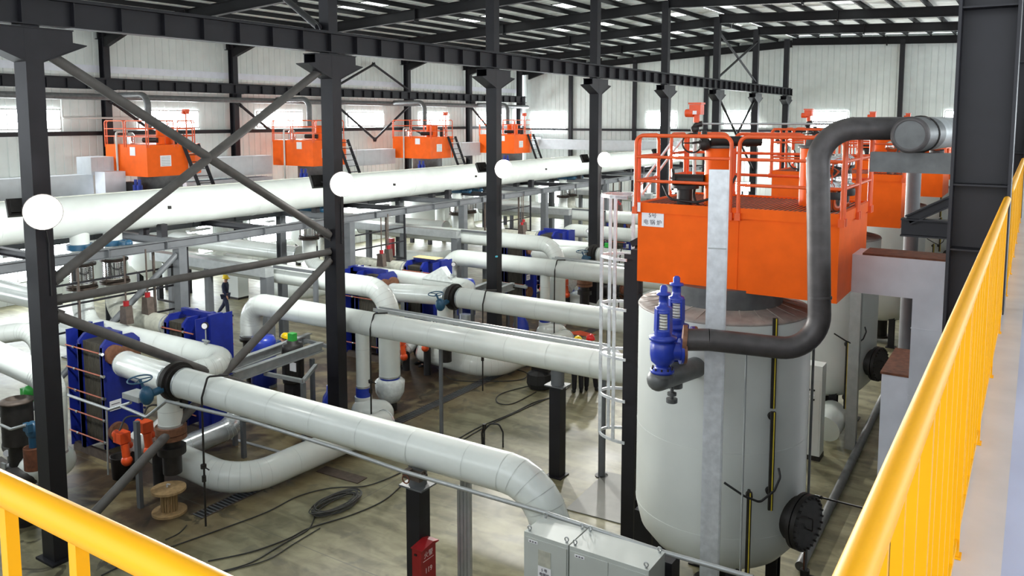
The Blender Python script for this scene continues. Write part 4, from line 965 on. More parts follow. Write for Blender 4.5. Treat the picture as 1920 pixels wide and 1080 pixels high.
    t = thing('pump_outlet', 'white pump bend with blue coupling below the vertical branch of the %s long main' % nm, 'pump', tuple(Q(-15.3, 16.2, 0)))
    mb = MB(); mb.cyl(Q(-15.38, 16.25, .85), Q(-15.38, 16.25, 1.1), .21, 22); mb.build('coupling', 'valve_blue', t)
    mb = MB(); mb.cyl(Q(-15.38, 16.25, .5), Q(-15.38, 16.25, .85), .24, 24); mb.sphere(Q(-15.3, 16.2, .42), .38, 24); mb.tube([Q(-15.3, 16.2, .42), Q(-14.85, 16.35, .42)], .37, 24); mb.sphere(Q(-14.85, 16.35, .42), .37, 24); mb.build('casing', 'pipe_wrap', t)
    # supports below A and B
    for (x, y), l in (((-8.68, 10.47), 'nearest the camera under the %s handwheel main' % nm), ((-9.27, 16.38), 'under the middle of the %s long main' % nm)):
        t = thing('pipe_support', 'dark square steel post with a top plate, '+l, 'pipe support', tuple(Q(x, y, 0)))
        mb = MB(); boxcol(mb, *(Q(x, y, 0).xy), 0, 2.22, .29, .29); mb.build('post', 'dark_steel', t)
        mb = MB(); mb.box(Q(x, y, 2.235), (.5, .42, .03)); mb.build('top_plate', 'grey_steel', t)
        mb = MB(); mb.cyl(Q(x, y, 2.25), Q(x, y, 2.62), .16, 20); mb.build('stool', 'grey_steel', t)
        mb = MB(); mb.box(Q(x, y, .015), (.42, .42, .03)); mb.build('base_plate', 'dark_steel', t)
    t = thing('slim_post', 'slim round grey post under the %s long main' % nm, 'pipe support', tuple(Q(-12.85, 16.5, 0)))
    mb = MB(); mb.cyl(Q(-12.85, 16.5, 0), Q(-12.85, 16.5, 2.6), .055, 14); mb.build('post', 'grey_steel', t)
    # thin dark strap line bent over the main
    for (x, y, r), l in (((-13.9, 10.43, .34), 'handwheel main'), ((-14.75, 16.3, .34), 'long main'),):
        t = thing('sensing_line', 'thin dark sensing line bent over the %s %s' % (nm, l), 'small pipe', tuple(Q(x, y, 0)))
        mb = MB(); mb.tube([Q(x+.14, y+.12, 2.92+r), Q(x, y-.25, 2.98+r*.95), Q(x-.02, y-r-.05, 2.9), Q(x-.02, y-r-.07, .2)], .022, 8, .07); mb.build('tube', 'black_iron', t)
        mb = MB(); p = Q(x-.02, y-r-.07, 1.15); mb.cyl(p, p+V((0, 0, .12)), .045, 10); mb.cyl(p+V((0, 0, .28)), p+V((0, 0, .36)), .06, 10); mb.cyl(p+V((0, 0, .32)), p+V((.2, -.02, .30)), .014, 6); mb.build('cock', 'black_iron', t)
    # upper pipe F turning down, with the covered channel beside it
    jacket('insulated_pipe', [Q(-26, 17.6, 3.58), Q(-15.6, 17.6, 3.58), Q(-15.6, 17.6, 1.0)], .31, 'upper white main turning down behind the %s long main' % nm, .75, group=GB, seg=8)
    t = thing('insulated_bulb', 'wrapped white valve body below the turned-down end of the %s upper main' % nm, 'valve', tuple(Q(-15.6, 17.6, 0)))
    mb = MB(); mb.lathe(Q(-15.6, 17.6, .25), (0, 0, 1), [(0, 0), (.28, .02), (.42, .3), (.44, .62), (.34, .70), (0, .7)], 26); mb.build('wrap', 'film', t)
    mb = MB(); mb.cyl(Q(-15.6, 17.6, .95), Q(-15.6, 17.6, 1.2), .30, 22); mb.build('neck', 'valve_blue', t)
    mb = MB(); mb.cyl(Q(-15.6, 17.6, 0), Q(-15.6, 17.6, .3), .2, 16); mb.build('foot', 'black_iron', t)
    t = thing('covered_channel', 'grey sheet metal channel on legs along the %s upper main' % nm, 'channel', tuple(Q(-26, 17.2, 0)))
    mb = MB(); mb.span(Q(-26, 16.86, 3.58), Q(-20.0, 17.2, 3.88)); mb.build('cover', 'galvanised_grey', t)
    mb = MB(); mb.span(Q(-20.3, 16.9, 0), Q(-20.0, 17.2, 3.58)); mb.build('end_leg', 'grey_steel', t)
    mb = MB(); mb.span(Q(-18.25, 17.18, 2.6), Q(-18.1, 17.26, 3.92)); mb.span(Q(-20.0, 17.18, 3.84), Q(-18.1, 17.26, 3.92)); mb.build('portal', 'grey_steel', t)
    for x in (-25, -23):
        mb = MB(); mb.bar(Q(x, 17.03, 0), Q(x, 17.03, 3.58), .2, .2); mb.build('leg', 'grey_steel', t)
    # cable tray lying along the back of the long main
    t = thing('cable_tray', 'flat grey cable tray lying along the top of the %s long main' % nm, 'cable tray', tuple(Q(-15, 16.75, 3.2)))
    mb = MB(); mb.span(Q(-15.3, 16.62, 3.18), Q(-8.2, 16.86, 3.20)); mb.span(Q(-15.3, 16.61, 3.18), Q(-8.2, 16.63, 3.27)); mb.span(Q(-15.3, 16.85, 3.18), Q(-8.2, 16.87, 3.27)); mb.build('trough', 'galvanised_grey', t)
    mb = MB(); mb.tube([Q(-15.2, 16.74, 3.22), Q(-8.3, 16.72, 3.22)], .035, 8); mb.tube([Q(-8.4, 16.74, 3.2), Q(-7.9, 16.74, 3.15), Q(-7.3, 16.6, 2.5)], .06, 10, .2); mb.build('cables', 'galvanised', t)
    # floor loop
    if k < 3:
        f1 = [Q(-17.1, 10.6, .55), Q(-15.75, 10.55, .45), Q(-14.85, 11.2, .42), Q(-14.35, 13.6, .42), Q(-14.2, 15.1, .45)]
        jacket('insulated_pipe', [Q(-17.3, 11.25, .62), Q(-14.5, 11.3, .44), Q(-14.25, 15.9, .44)], .34, 'big white pipe bend lying on the floor before the %s exchanger pair' % nm, .95, 'pipe_wrap', GB, seg=8)
        jacket('insulated_pipe', [Q(-16.95, 11.15, .6), Q(-17.0, 13.3, .62), Q(-17.0, 13.45, 1.5)], .27, 'silver white branch bend joining the floor pipe before the %s exchanger pair' % nm, .6, 'foil', GB, seg=7)
        jacket('insulated_pipe', [Q(-15.75, 10.55, 2.75), Q(-15.75, 10.55, 1.78)], .26, 'short white down pipe under the handwheel valve of the %s pair' % nm, group=GB)
        t = thing('drop_flange', 'rusty flange below the white down pipe of the %s pair' % nm, 'flange', tuple(Q(-15.75, 10.55, .9)))
        mb = MB(); mb.cyl(Q(-15.75, 10.55, .7), Q(-15.75, 10.55, 1.5), .2, 20); mb.cyl(Q(-15.75, 10.55, 1.15), Q(-15.75, 10.55, 1.32), .3, 20); mb.build('valve_body', 'black_iron', t)
        mb = MB(); mb.cyl(Q(-15.75, 10.55, 1.62), Q(-15.75, 10.55, 1.78), .33, 22); mb.cyl(Q(-15.75, 10.55, 1.5), Q(-15.75, 10.55, 1.60), .33, 22); mb.each('ring', 'bronze_flange', t)
        # electric actuators
        for (x, y, z), l in (((-17.66, 10.85, 1.0), 'left'), ((-16.75, 10.85, 1.45), 'right')):
            t = thing('electric_valve', 'white valve with red orange actuator, %s one at the foot of the %s exchanger' % (l, nm), 'valve', tuple(Q(x, y, 0)))
            mb = MB(); mb.cyl(Q(x-.1, y+.1, z-.25), Q(x-.02, y+.55, z+.05), .28, 20); mb.sphere(Q(x-.1, y+.1, z-.25), .27, 18); mb.build('body', 'film', t)
            mb = MB(); mb.cyl(Q(x, y-.05, z-.2), Q(x, y-.3, z-.02), .08, 12); mb.box(Q(x, y-.3, z+.1), (.30, .26, .24)); mb.cyl(Q(x-.26, y-.3, z+.12), Q(x-.1, y-.3, z+.12), .10, 14); mb.cyl(Q(x+.1, y-.3, z-.05), Q(x+.16, y-.3, z-.42), .09, 12); mb.sphere(Q(x+.16, y-.3, z-.44), .13, 12); mb.build('actuator', 'red_orange', t)
            mb = MB(); mb.tube([Q(x-.1, y-.3, z+.2), Q(x-.3, y, z+.45), Q(x, y+.3, z+.4), Q(x+.2, y+.3, z-.1)], .022, 8, .15); mb.cyl(Q(x, y, 0), Q(x, y, z-.3), .12, 12); mb.build('cable', 'black_rubber', t)
    # pump group beside the long main
    t = thing('circulation_pump', 'black vertical pump motor standing in front of the %s long main' % nm, 'pump', tuple(Q(-17.0, 15.2, 0)))
    c = Q(-17.0, 15.2, 0)
    mb = MB(); mb.lathe(c, (0, 0, 1), [(0, 1.25), (.28, 1.25), (.29, 1.3), (.29, 2.2), (.27, 2.34), (.16, 2.36), (.16, 2.42), (0, 2.42)], 28); mb.build('motor', 'black_iron', t)
    mb = MB()
    for a in range(20): mb.bar(c+V((.29*math.cos(a*.314), .29*math.sin(a*.314), 1.35)), c+V((.29*math.cos(a*.314), .29*math.sin(a*.314), 2.15)), .03, .012, (math.cos(a*.314), math.sin(a*.314), 0))
    mb.build('fins', 'black_iron', t)
    mb = MB(); mb.box(c+V((.25, -.24, 1.78)), (.26, .02, .24)); mb.build('label_plate', 'paper', t)
    mb = MB(); mb.box(c+V((0, 0, 2.52)), (.2, .16, .22)); mb.build('terminal_box', 'green_plastic', t)
    mb = MB(); mb.bar(c+V((0, 0, .75)), c+V((0, 0, 1.25)), .36, .36); mb.cyl(c+V((0, 0, .68)), c+V((0, 0, .76)), .32, 20); mb.sphere(c+V((0, 0, .42)), .42, 20, (1.2, 1, .85)); mb.cyl(c+V((-.95, 0, .4)), c+V((.8, 0, .4)), .20, 20); mb.cyl(c+V((.72, 0, .4)), c+V((.80, 0, .4)), .34, 20); mb.cyl(c+V((.35, -.05, .4)), c+V((.42, -.05, .4)), .34, 20); mb.box(c+V((0, 0, .06)), (.9, .6, .12)); mb.build('casing', 'black_iron', t)
    mb = MB(); mb.cyl(c+V((.8, 0, .4)), c+V((1.08, 0, .4)), .26, 20); mb.cyl(c+V((.82, 0, .4)), c+V((.87, 0, .4)), .36, 20); mb.build('suction_pipe', 'rust', t)
    t = thing('blue_filter', 'dark blue cylinder filter beside the black pump motor of the %s long main' % nm, 'filter', tuple(Q(-18.45, 15.4, 0)))
    mb = MB(); mb.cyl(Q(-18.45, 15.4, 0), Q(-18.45, 15.4, 1.0), .16, 12); mb.lathe(Q(-18.45, 15.4, .9), (0, 0, 1), [(0, 0), (.36, 0), (.36, 1.25), (.3, 1.38), (0, 1.4)], 24); mb.build('shell', 'navy_cloth' if False else 'valve_blue', t)
    t = thing('blue_pump_end', 'small dark blue pump housing by the column foot of the %s long main' % nm, 'pump', tuple(Q(-16.3, 16.0, 0)))
    mb = MB(); mb.lathe(Q(-16.3, 16.0, 0), (0, 0, 1), [(0, 0), (.3, 0), (.32, .5), (.28, .75), (.18, .9), (.18, 1.05), (0, 1.05)], 22); mb.build('housing', 'valve_blue', t)
    # steel service frame over the pumps
    t = thing('service_frame', 'pale steel channel frame spanning the pumps before the %s long main' % nm, 'frame', tuple(Q(-17, 14.2, 0)))
    for a, b in (((-17.2, 13.2, 2.15), (-17.6, 16.4, 2.15)), ((-16.4, 12.75, 2.15), (-16.6, 15.9, 2.15))):
        mb = MB(); mb.ibeam(Q(*a), Q(*b), .26, .16, .03, .02); mb.build('channel', 'galvanised_grey', t)
    for a, b in (((-17.55, 16.1, 2.15), (-16.0, 15.95, 2.15)), ((-16.5, 13.8, 1.95), (-15.2, 13.9, 1.95)), ((-15.9, 15.0, 1.95), (-15.2, 13.9, 1.95))):
        mb = MB(); mb.bar(Q(*a), Q(*b), .09, .09); mb.build('cross_bar', 'galvanised_grey', t)
    for p in ((-17.25, 13.4), (-17.58, 16.0), (-16.57, 15.5), (-15.2, 13.9), (-16.42, 13.0)):
        mb = MB(); mb.bar(Q(p[0], p[1], 0), Q(p[0], p[1], 1.9), .10, .10); mb.build('leg', 'grey_steel', t)
    # far side mirror mains
    jacket('insulated_pipe', [Q(-33.2, 12.6, 1.2), Q(-33.2, 12.6, 3.1), Q(-24.6, 12.6, 3.1)], .33, 'far white main with a bend, beyond the rack behind the %s exchanger pair' % nm, .7, group=GB)
    jacket('insulated_pipe', [Q(-30.0, 15.6, .7), Q(-27.8, 15.6, .7), Q(-27.8, 17.6, .7)], .42, 'fat pale floor bend beyond the rack behind the %s exchanger pair' % nm, .9, group=GB)
    t = thing('bend_stand', 'short dark stand under the fat floor bend behind the %s exchanger pair' % nm, 'pipe support', tuple(Q(-28.6, 15.6, 0)))
    mb = MB(); mb.cyl(Q(-28.6, 15.6, 0), Q(-28.6, 15.6, .35), .18, 14); mb.box(Q(-28.6, 15.6, .02), (.8, .8, .04)); mb.build('stand', 'dark_steel', t)
for k in range(4): unit(k)
# hall side connections between the near boilers: mains seen through the second and third bays
# ---------------------------------------------------------------- floodlights
def flood(k):
    y = colY(k); t = thing('floodlight', 'glaring white floodlight on the %s dark column from the left in the middle row' % ORD[k], 'floodlight', (RB+.3, y, 6.82), 'floodlights on the middle columns')
    c = V((RB+.52, y-.17, 6.82)); n = V((.83, -.52, .04)).normalized(); x, z, d = frame(n)
    mb = MB(); mb.cyl(c-n*.16, c-n*.03, .24, 28, .33); mb.bar(c-n*.24, c-n*.16, .2, .2); mb.build('housing', 'black_iron', t)
    mb = MB(); mb.tube([c-x*.23-n*.1, c-x*.23-n*.2, V((RB+.2, y-.05, 6.75))], .014, 6); mb.bar((RB+.2, y-.05, 6.75), c-n*.14, .05, .02); mb.build('bracket', 'black_iron', t)
    mb = MB(); mb.lathe(c+n*.0, n, [(.31, -.02), (.31, .0), (.25, .07), (.13, .11), (0, .12)], 28); mb.build('lens', 'lamp_glow', t)  # lens widened to the lamp's glare, so the glow is part of the shape
    mb = MB(); mb.tube([c-n*.16, c-n*.2-V((0, 0, .25)), V((RB+.23, y+.05, 6.2)), V((RB+.23, y+.05, 5.2))], .014, 6, .1); mb.build('cable', 'black_rubber', t)
    l = bpy.data.lights.new('floodlight_lamp', 'AREA'); l.shape = 'RECTANGLE'; l.size = .38; l.size_y = .30; l.energy = 520; l.color = (1, .99, .94); l.spread = math.radians(125)
    lo = bpy.data.objects.new('floodlight_lamp', l); COL.objects.link(lo); lo.location = c+n*.14; lo.rotation_euler = n.to_track_quat('-Z', 'Y').to_euler()
    b = thing('floodlight', 'dark back of a floodlight on the left side of the %s middle column, turned away' % ORD[k], 'floodlight', (RB-.3, y, 6.8), 'floodlights on the middle columns')
    c = V((RB-.48, y-.1, 6.82)); n = V((-.85, .22, -.45)).normalized()
    mb = MB(); mb.bar(c, c-n*.10, .40, .34); mb.bar(c-n*.10, c-n*.15, .3, .25); mb.build('housing', 'black_iron', b)
    mb = MB(); mb.bar(c-n*.1, (RB-.2, y-.05, 6.8), .05, .03); mb.build('bracket', 'black_iron', b)
    mb = MB(); mb.bar(c+n*.004, c+n*.010, .36, .30); mb.build('lens', 'lamp_glow', b)
    l = bpy.data.lights.new('floodlight_lamp', 'AREA'); l.shape = 'RECTANGLE'; l.size = .38; l.size_y = .30; l.energy = 230; l.color = (.97, 1, .98); l.spread = math.radians(150)
    lo = bpy.data.objects.new('floodlight_lamp', l); COL.objects.link(lo); lo.location = c+n*.03; lo.rotation_euler = n.to_track_quat('-Z', 'Y').to_euler()
for k in range(8): flood(k)
def striplight(a, b, lab):
    a = V(a); b = V(b); t = thing('strip_light', lab, 'lamp', tuple(a), 'strip lights under the rack')
    mb = MB(); mb.bar(a, b, .22, .06); mb.build('housing', 'tank_white', t)
    for f in (.1, .9):
        q = a.lerp(b, f); mb = MB(); mb.cyl(q, (q.x, q.y, RZ), .012, 6); mb.bar((q.x, q.y, RZ-.02), (RX1, q.y, RZ-.02), .05, .04); mb.build('hanger', 'galvanised_grey', t)
    mb = MB(); d = (b-a).normalized(); mb.bar(a+d*.03-V((0, 0, .05)), b-d*.03-V((0, 0, .05)), .16, .05); mb.build('tube', 'tube_glow', t)
for p, q, l in (((2, 482), (50, 474), 'glowing strip light under the rack left of the first middle column'), ((352, 434), (392, 428), 'glowing strip light above the walking worker in navy'),
                ((672, 391), (728, 383), 'glowing strip light just right of the second middle column'), ((500, 416), (512, 414), 'small glowing strip light between the first two middle columns')):
    striplight(U(*p, X=-25.2), U(*q, X=-25.2), l)
for (px, py), l in (((1268, 352), 'bright work lamp seen through the left boiler railing'), ((1392, 350), 'bright work lamp seen through the middle boiler railing')):
    c = U(px, py, d=40); t = thing('work_lamp', l, 'lamp', tuple(c)); n = (EYE-c).normalized()
    mb = MB(); mb.bar(c, c-n*.2, .8, .5); mb.build('housing', 'black_iron', t); mb = MB(); mb.bar(c, c+n*.02, .7, .42); mb.build('lens', 'lamp_glow', t)
    mb = MB(); mb.cyl((c.x, c.y, 0), c-n*.2, .05, 8); mb.build('mast', 'grey_steel', t)
# ================================================================ NEAR THINGS ON THE FLOOR
# switch cabinets
cz = 2.68
t1 = thing('switch_cabinet', 'pale grey switch cabinet with an amber glass pane at the bottom edge of the view', 'cabinet', (-5.5, 9.65, 0))
cx0, cx1, cx2, cy0, cy1 = -5.84, -5.12, -3.94, 9.38, 9.93
def eyebolts(t, x0, x1):
    for x in (x0+.06, x1-.06):
        for y in (cy0+.05, cy1-.05):
            mb = MB(); mb.torus((x, y, cz+.05), (0, 1, 0), .028, .010, 14, 6); mb.cyl((x, y, cz), (x, y, cz+.03), .02, 8); mb.build('eyebolt', 'galvanised_grey', t)
def flat(t, name, m, x0, x1, z0, z1, dy=.006):
    mb = MB(); mb.span((x0, cy0-dy, z0), (x1, cy0-.001, z1)); return mb.build(name, m, t)
mb = MB(); mb.span((cx0, cy0, 0), (cx1-.008, cy1, cz)); mb.build('body', 'grey_cabinet', t1); eyebolts(t1, cx0, cx1)
d = flat(t1, 'door', 'grey_cabinet', cx0+.03, cx1-.03, .1, cz-.06, .012)
pn = flat(t1, 'amber_pane', 'pipe_old', cx0+.24, cx0+.44, 2.26, 2.49, .016)
pp = flat(t1, 'notice', 'paper', cx0+.24, cx0+.45, 2.0, 2.25, .018)
text('5 号', 'lettering', 'ink', (cx0+.345, cy0-.022, 2.205), (1, 0, 0), (0, 0, 1), .055, pp); text('电锅炉', 'lettering', 'ink', (cx0+.345, cy0-.022, 2.14), (1, 0, 0), (0, 0, 1), .055, pp); text('控制柜', 'lettering', 'ink', (cx0+.345, cy0-.022, 2.075), (1, 0, 0), (0, 0, 1), .055, pp)
def strip(t, x0):
    s = flat(t, 'label_strip', 'paper', x0, x0+.15, 2.555, 2.595, .016)
    for i in range(3):
        mb = MB(); mb.span((x0+.02+.043*i, cy0-.019, 2.565), (x0+.045+.043*i, cy0-.015, 2.582)); mb.build('print', 'ink', s)
strip(t1, cx0+.08)
t2 = thing('switch_cabinet', 'wider pale grey two-door switch cabinet right of the one with the amber pane', 'cabinet', (-4.5, 9.65, 0))
mb = MB(); mb.span((cx1+.012, cy0, 0), (cx2, cy1, cz)); mb.build('body', 'grey_cabinet', t2); eyebolts(t2, cx1+.012, cx2)
flat(t2, 'door', 'grey_cabinet', cx1+.03, cx1+.60, .1, cz-.06, .012); flat(t2, 'door', 'grey_cabinet', cx1+.612, cx2-.02, .1, cz-.06, .012); strip(t2, cx1+.10)
mb = MB(); boxcol(mb, -4.02, 10.15, 0, 2.5, .3, .3); tag(mb.build('dark_post', 'dark_steel'), 'dark post behind the right end of the switch cabinets', 'post')
# thin pipe along the cabinets
t = thing('thin_pipe', 'thin grey pipe running along the near white main and behind the switch cabinets', 'pipe', (-9.3, 10.05, 2.4))
ty_, tz_ = 10.28, 2.56
P = [U(443, 783, Y=9.95), U(470, 790, Y=9.95), U(640, 843, Y=10.0), U(756, 884, Y=10.0), U(1021, 961, Y=9.98), U(1243, 1035, Y=9.98), U(1412, 1083, Y=9.98)]
mb = MB(); mb.tube(P, .034, 12); mb.build('tube', 'galvanised_grey', t)
t = thing('pipe_clamp', 'corroded clamp fitting on top of the near dark support post', 'clamp', tuple(U(780, 893, Y=10.1)))
c = U(778, 892, Y=10.12); mb = MB(); mb.box(c, (.36, .22, .07)); mb.box(c+V((-.1, -.05, .06)), (.1, .12, .1)); mb.build('plate', 'grating_metal', t)
for dx in (-.13, .15):
    mb = MB(); mb.torus(c+V((dx, 0, .02)), (1, .1, -.2), .085, .016, 18, 6); mb.build('u_bolt', 'grating_metal', t)
mb = MB(); mb.torus(c+V((-.1, -.12, -.04)), (0, 1, 0), .07, .012, 16, 6); mb.build('hook', 'rust', t)
# bent pipe stand left of the valve (guard pipes before the exchanger)
t = thing('bent_pipe', 'grey bent pipe crossing the front of the nearest exchanger', 'pipe', tuple(U(210, 765, Y=10.2)))
mb = MB(); mb.tube([U(125, 740, Y=10.4), U(205, 768, Y=10.15), U(245, 755, Y=10.1)], .035, 10, .1); mb.tube([U(228, 762, Y=10.1), U(275, 782, Y=9.9), U(312, 752, Y=9.95), U(345, 760, Y=9.95), U(443, 783, Y=9.95)], .035, 10, .1); mb.cyl(U(200, 770, Y=10.15), U(203, 890, Y=10.15), .022, 8); mb.build('tube', 'galvanised_grey', t)
mb = MB(); a = U(256, 790, Y=10.0); mb.bar((a.x, a.y, 0), (a.x, a.y, a.z), .12, .09); mb.build('post', 'grey_steel', t)
mb = MB(); a = U(258, 742, Y=10.1); mb.box(a, (.6, .35, .12)); mb.build('tray', 'galvanised_grey', t)
# lean posts near the right bend of the main
t = thing('strut_post', 'tall grey slotted channel post under the near white main', 'post', (-8.0, 10.9, 0))
p = U(876, 1078, Z=.0)
for dx, w, z in ((0, .06, 2.62), (.075, .06, 2.62), (.15, .06, 2.62), (-.07, .05, 2.15)):
    mb = MB(); mb.bar((-8.08+dx, 10.95, 0), (-8.08+dx, 10.95, z), w, .06); mb.build('channel', 'galvanised_grey', t)
# red fire box on the post
fx0, fx1, fy0, fy1 = -8.93, -8.74, 10.02, 10.42
a = U(777, 1040, Y=10.0); fz = a.z+.02
t = thing('fire_box', 'red fire equipment box with a sloping roof fixed to the near dark post', 'fire box', (-8.85, 10.2, .4))
fx0 = -8.68+.148; fx1 = fx0+.19; fy0 = 10.12; fy1 = 10.52
mb = MB(); mb.span((fx0, fy0, fz-.75), (fx1, fy1, fz)); b = mb.build('body', 'red_paint', t)
mb = MB(); mb.prism([(fx0, fy0-.03, fz), (fx0, fy1+.03, fz), (fx0, fy1+.03, fz+.02), (fx0, (fy0+fy1)/2+.08, fz+.06), (fx0, fy0-.03, fz+.02)], (.24, 0, 0)); mb.build('roof', 'red_paint', t)
text('火警', 'lettering', 'white_ink', (fx1+.004, (fy0+fy1)/2, fz-.14), (0, 1, 0), (0, 0, 1), .12, b); text('119', 'lettering', 'white_ink', (fx1+.004, (fy0+fy1)/2, fz-.42), (0, 1, 0), (0, 0, 1), .13, b)
mb = MB(); mb.span((fx1, fy0+.06, fz-.235), (fx1+.004, fy1-.06, fz-.225)); mb.build('rule', 'white_ink', b)
mb = MB(); mb.box((fx0+.08, fy0-.008, fz-.10), (.05, .016, .03)); mb.build('latch', 'black_iron', b)
# wooden cable drum
c = U(318, 960, Z=0); t = thing('cable_drum', 'empty wooden cable drum standing on the floor by the drain grate', 'cable drum', tuple(c))
for z in (0, .50):
    mb = MB(); mb.cyl(c+V((0, 0, z)), c+V((0, 0, z+.05)), .36, 36); mb.build('flange', 'wood', t)
mb = MB(); n = 18
for k in range(n): a = k*2*math.pi/n; mb.bar(c+V((.15*math.cos(a), .15*math.sin(a), .05)), c+V((.15*math.cos(a), .15*math.sin(a), .50)), .02, .05, (math.cos(a), math.sin(a), 0))
mb.cyl(c+V((0, 0, .05)), c+V((0, 0, .5)), .14, 18); mb.build('barrel', 'wood', t)
mb = MB(); mb.cyl(c+V((-.05, 0, .53)), c+V((-.05, 0, .62)), .02, 8); mb.bar(c+V((-.05, 0, .62)), c+V((.03, .02, .62)), .03, .02); mb.build('bolt', 'galvanised', t)
c = U(232, 893, Z=0); t = thing('bucket', 'dark green drum standing below the red orange actuators', 'drum', tuple(c))
mb = MB(); mb.lathe(c, (0, 0, 1), [(0, 0), (.25, 0), (.27, .5), (.285, .52), (.27, .53), (.24, .5), (.22, .1), (0, .08)], 26); mb.build('shell', 'black_iron', t)
# drain grate
ga = U(355, 966, Z=0); t = thing('drain_grate', 'long black barred drain grate let into the floor', 'drain', (ga.x, 10.4, 0))
mb = MB(); x0 = ga.x+.02
for s in (0, .34): mb.span((x0+s-.02, 10.4, -.005), (x0+s+.02, 31, .012))
mb.build('frame', 'grating_metal', t)
mb = MB(); y = 10.45
while y < 31: mb.bar((x0, y, .008), (x0+.34, y, .008), .03, .012); y += .10
mb.build('bars', 'grey_steel', t)
mb = MB(); mb.span((x0, 10.42, .001), (x0+.34, 30.9, .003)); mb.build('channel', 'black_rubber', t)
# trench cover plates, sump plate
for (px, py), sz, lab in (((640, 890), (1.3, .35), 'dark timber board on the floor under the near white main'), ((480, 835), (2.4, .1), 'long pale steel angle lying behind the floor pipe bend'), ((1150, 930), (1.3, 2.2), 'pale repaired floor slab by the ladder foot')):
    c = U(px, py, Z=.01); mb = MB(); mb.box(c, (sz[0], sz[1], .02), .05); tag(mb.build('floor_plate', {0: 'grating_metal', 1: 'galvanised_grey', 2: 'slab'}[[.35, .1, 2.2].index(sz[1])]), lab, 'plate')
# cables
def cable(name, pts, r, lab, m='cable', z=.02, bend=.35):
    mb = MB(); P = [U(x, y, Z=z) if not isinstance(x, V) else x for x, y in pts]; sp = []
    # smooth the path
    for i in range(len(P)-1):
        p0 = P[max(i-1, 0)]; p1 = P[i]; p2 = P[i+1]; p3 = P[min(i+2, len(P)-1)]
        for k in range(6):
            u = k/6; sp.append(.5*((2*p1)+(p2-p0)*u+(2*p0-5*p1+4*p2-p3)*u*u+(3*p1-p0-3*p2+p3)*u**3))
    sp.append(P[-1]); mb.tube(sp, r, 8); return tag(mb.build(name, m), lab, 'cable', 'cables on the floor')
cable('power_cable', [(190, 1079), (260, 1045), (330, 1022), (420, 990), (500, 960), (560, 930), (620, 915), (680, 912), (720, 900), (760, 882)], .014, 'thin dark cable crossing the floor behind the coil')
cable('power_cable', [(390, 1052), (470, 1035), (540, 1010), (580, 990), (660, 965), (720, 938), (758, 905)], .014, 'dark cable running below the coil to the near post')
cable('power_cable', [(400, 1075), (470, 1055), (530, 1020), (575, 995), (588, 975), (590, 960)], .013, 'dark cable leading from the coil toward the yellow railing')
cable('power_cable', [(420, 1072), (500, 1050), (550, 1020), (600, 990)], .011, 'second thin cable beside the one leading from the coil')
cable('power_cable', [(855, 825), (900, 800), (960, 775), (1000, 755), (1040, 742), (1060, 726)], .016, 'dark cable rising to the small black machine, left strand')
cable('power_cable', [(862, 828), (910, 800), (975, 770), (1015, 752), (1050, 738), (1070, 722)], .016, 'dark cable rising to the small black machine, right strand')
cable('power_cable', [(1005, 735), (960, 757), (932, 754), (940, 738), (1000, 722), (1030, 720)], .016, 'looped dark cable lying left of the small black machine')
cable('power_cable', [(820, 690), (850, 712), (920, 715), (975, 712), (988, 700), (960, 692), (945, 700)], .016, 'dark cable curling behind the slim post')
cable('power_cable', [(350, 985), (335, 1000), (310, 1012)], .012, 'short thin cable end by the drain grate')
t = thing('cable_coil', 'untidy coil of dark grey cable lying on the floor', 'cable coil', tuple(U(630, 945, Z=0)), 'cables on the floor')
c = U(630, 947, Z=.03); ca = U(588, 968, Z=.03); cb = U(674, 926, Z=.03); ax = (cb-ca); half = ax.length/2; ax.normalize(); sd = V((-ax.y, ax.x, 0)); rnd = random.Random(3)
for k in range(16):
    mb = MB(); pts = []; a0 = rnd.uniform(-.08, .08); e = rnd.uniform(.80, 1.02); w = rnd.uniform(.55, .95)*.42*half/.75; dz = .012+k*.006; ox = rnd.uniform(-.07, .07)
    for i in range(41):
        th = 2*math.pi*i/40; pts.append(c+ax*(half*e*math.cos(th)+ox)+sd*(w*math.sin(th+a0))+V((0, 0, dz+.02*math.sin(th*2+k))))
    mb.tube(pts, .012, 6, caps=False); mb.build('loop', 'cable_grey', t)
c = U(1128, 892, Z=0); t = thing('slim_post', 'pale round post on the floor behind the ladder cage', 'post', tuple(c))
mb = MB(); mb.cyl(c, c+V((0, 0, 2.6)), .085, 18); mb.build('post', 'grey_steel', t); mb = MB(); mb.cyl(c, c+V((0, 0, .02)), .16, 18); mb.build('base_plate', 'dark_steel', t)
# hose stand and small machine, floor box
t = thing('hose_stub', 'pair of small bent hoses rising from the floor behind the near main', 'hose', tuple(U(910, 838, Z=0)))
a = U(908, 838, Z=0); mb = MB(); mb.tube([a, a+V((0, 0, .45)), a+V((.12, .1, .62)), a+V((.33, .2, .62)), a+V((.42, .25, .4)), a+V((.42, .25, .0))], .022, 8, .12); mb.build('hose', 'black_rubber', t)
mb = MB(); mb.tube([a+V((-.05, 0, 0)), a+V((-.07, 0, .35)), a+V((0, 0, .58))], .03, 8, .1); mb.cyl(a+V((0, 0, .5)), a+V((0, 0, .62)), .05, 10); mb.build('valve', 'black_iron', t)
c = U(1012, 728, Z=0); t = thing('compressor', 'small black machine on the floor below the long white main', 'machine', tuple(c))
mb = MB(); mb.lathe(c, (0, 0, 1), [(0, .05), (.36, .05), (.42, .2), (.4, .5), (.2, .6), (0, .62)], 10, sm=False); mb.build('body', 'black_rubber', t)
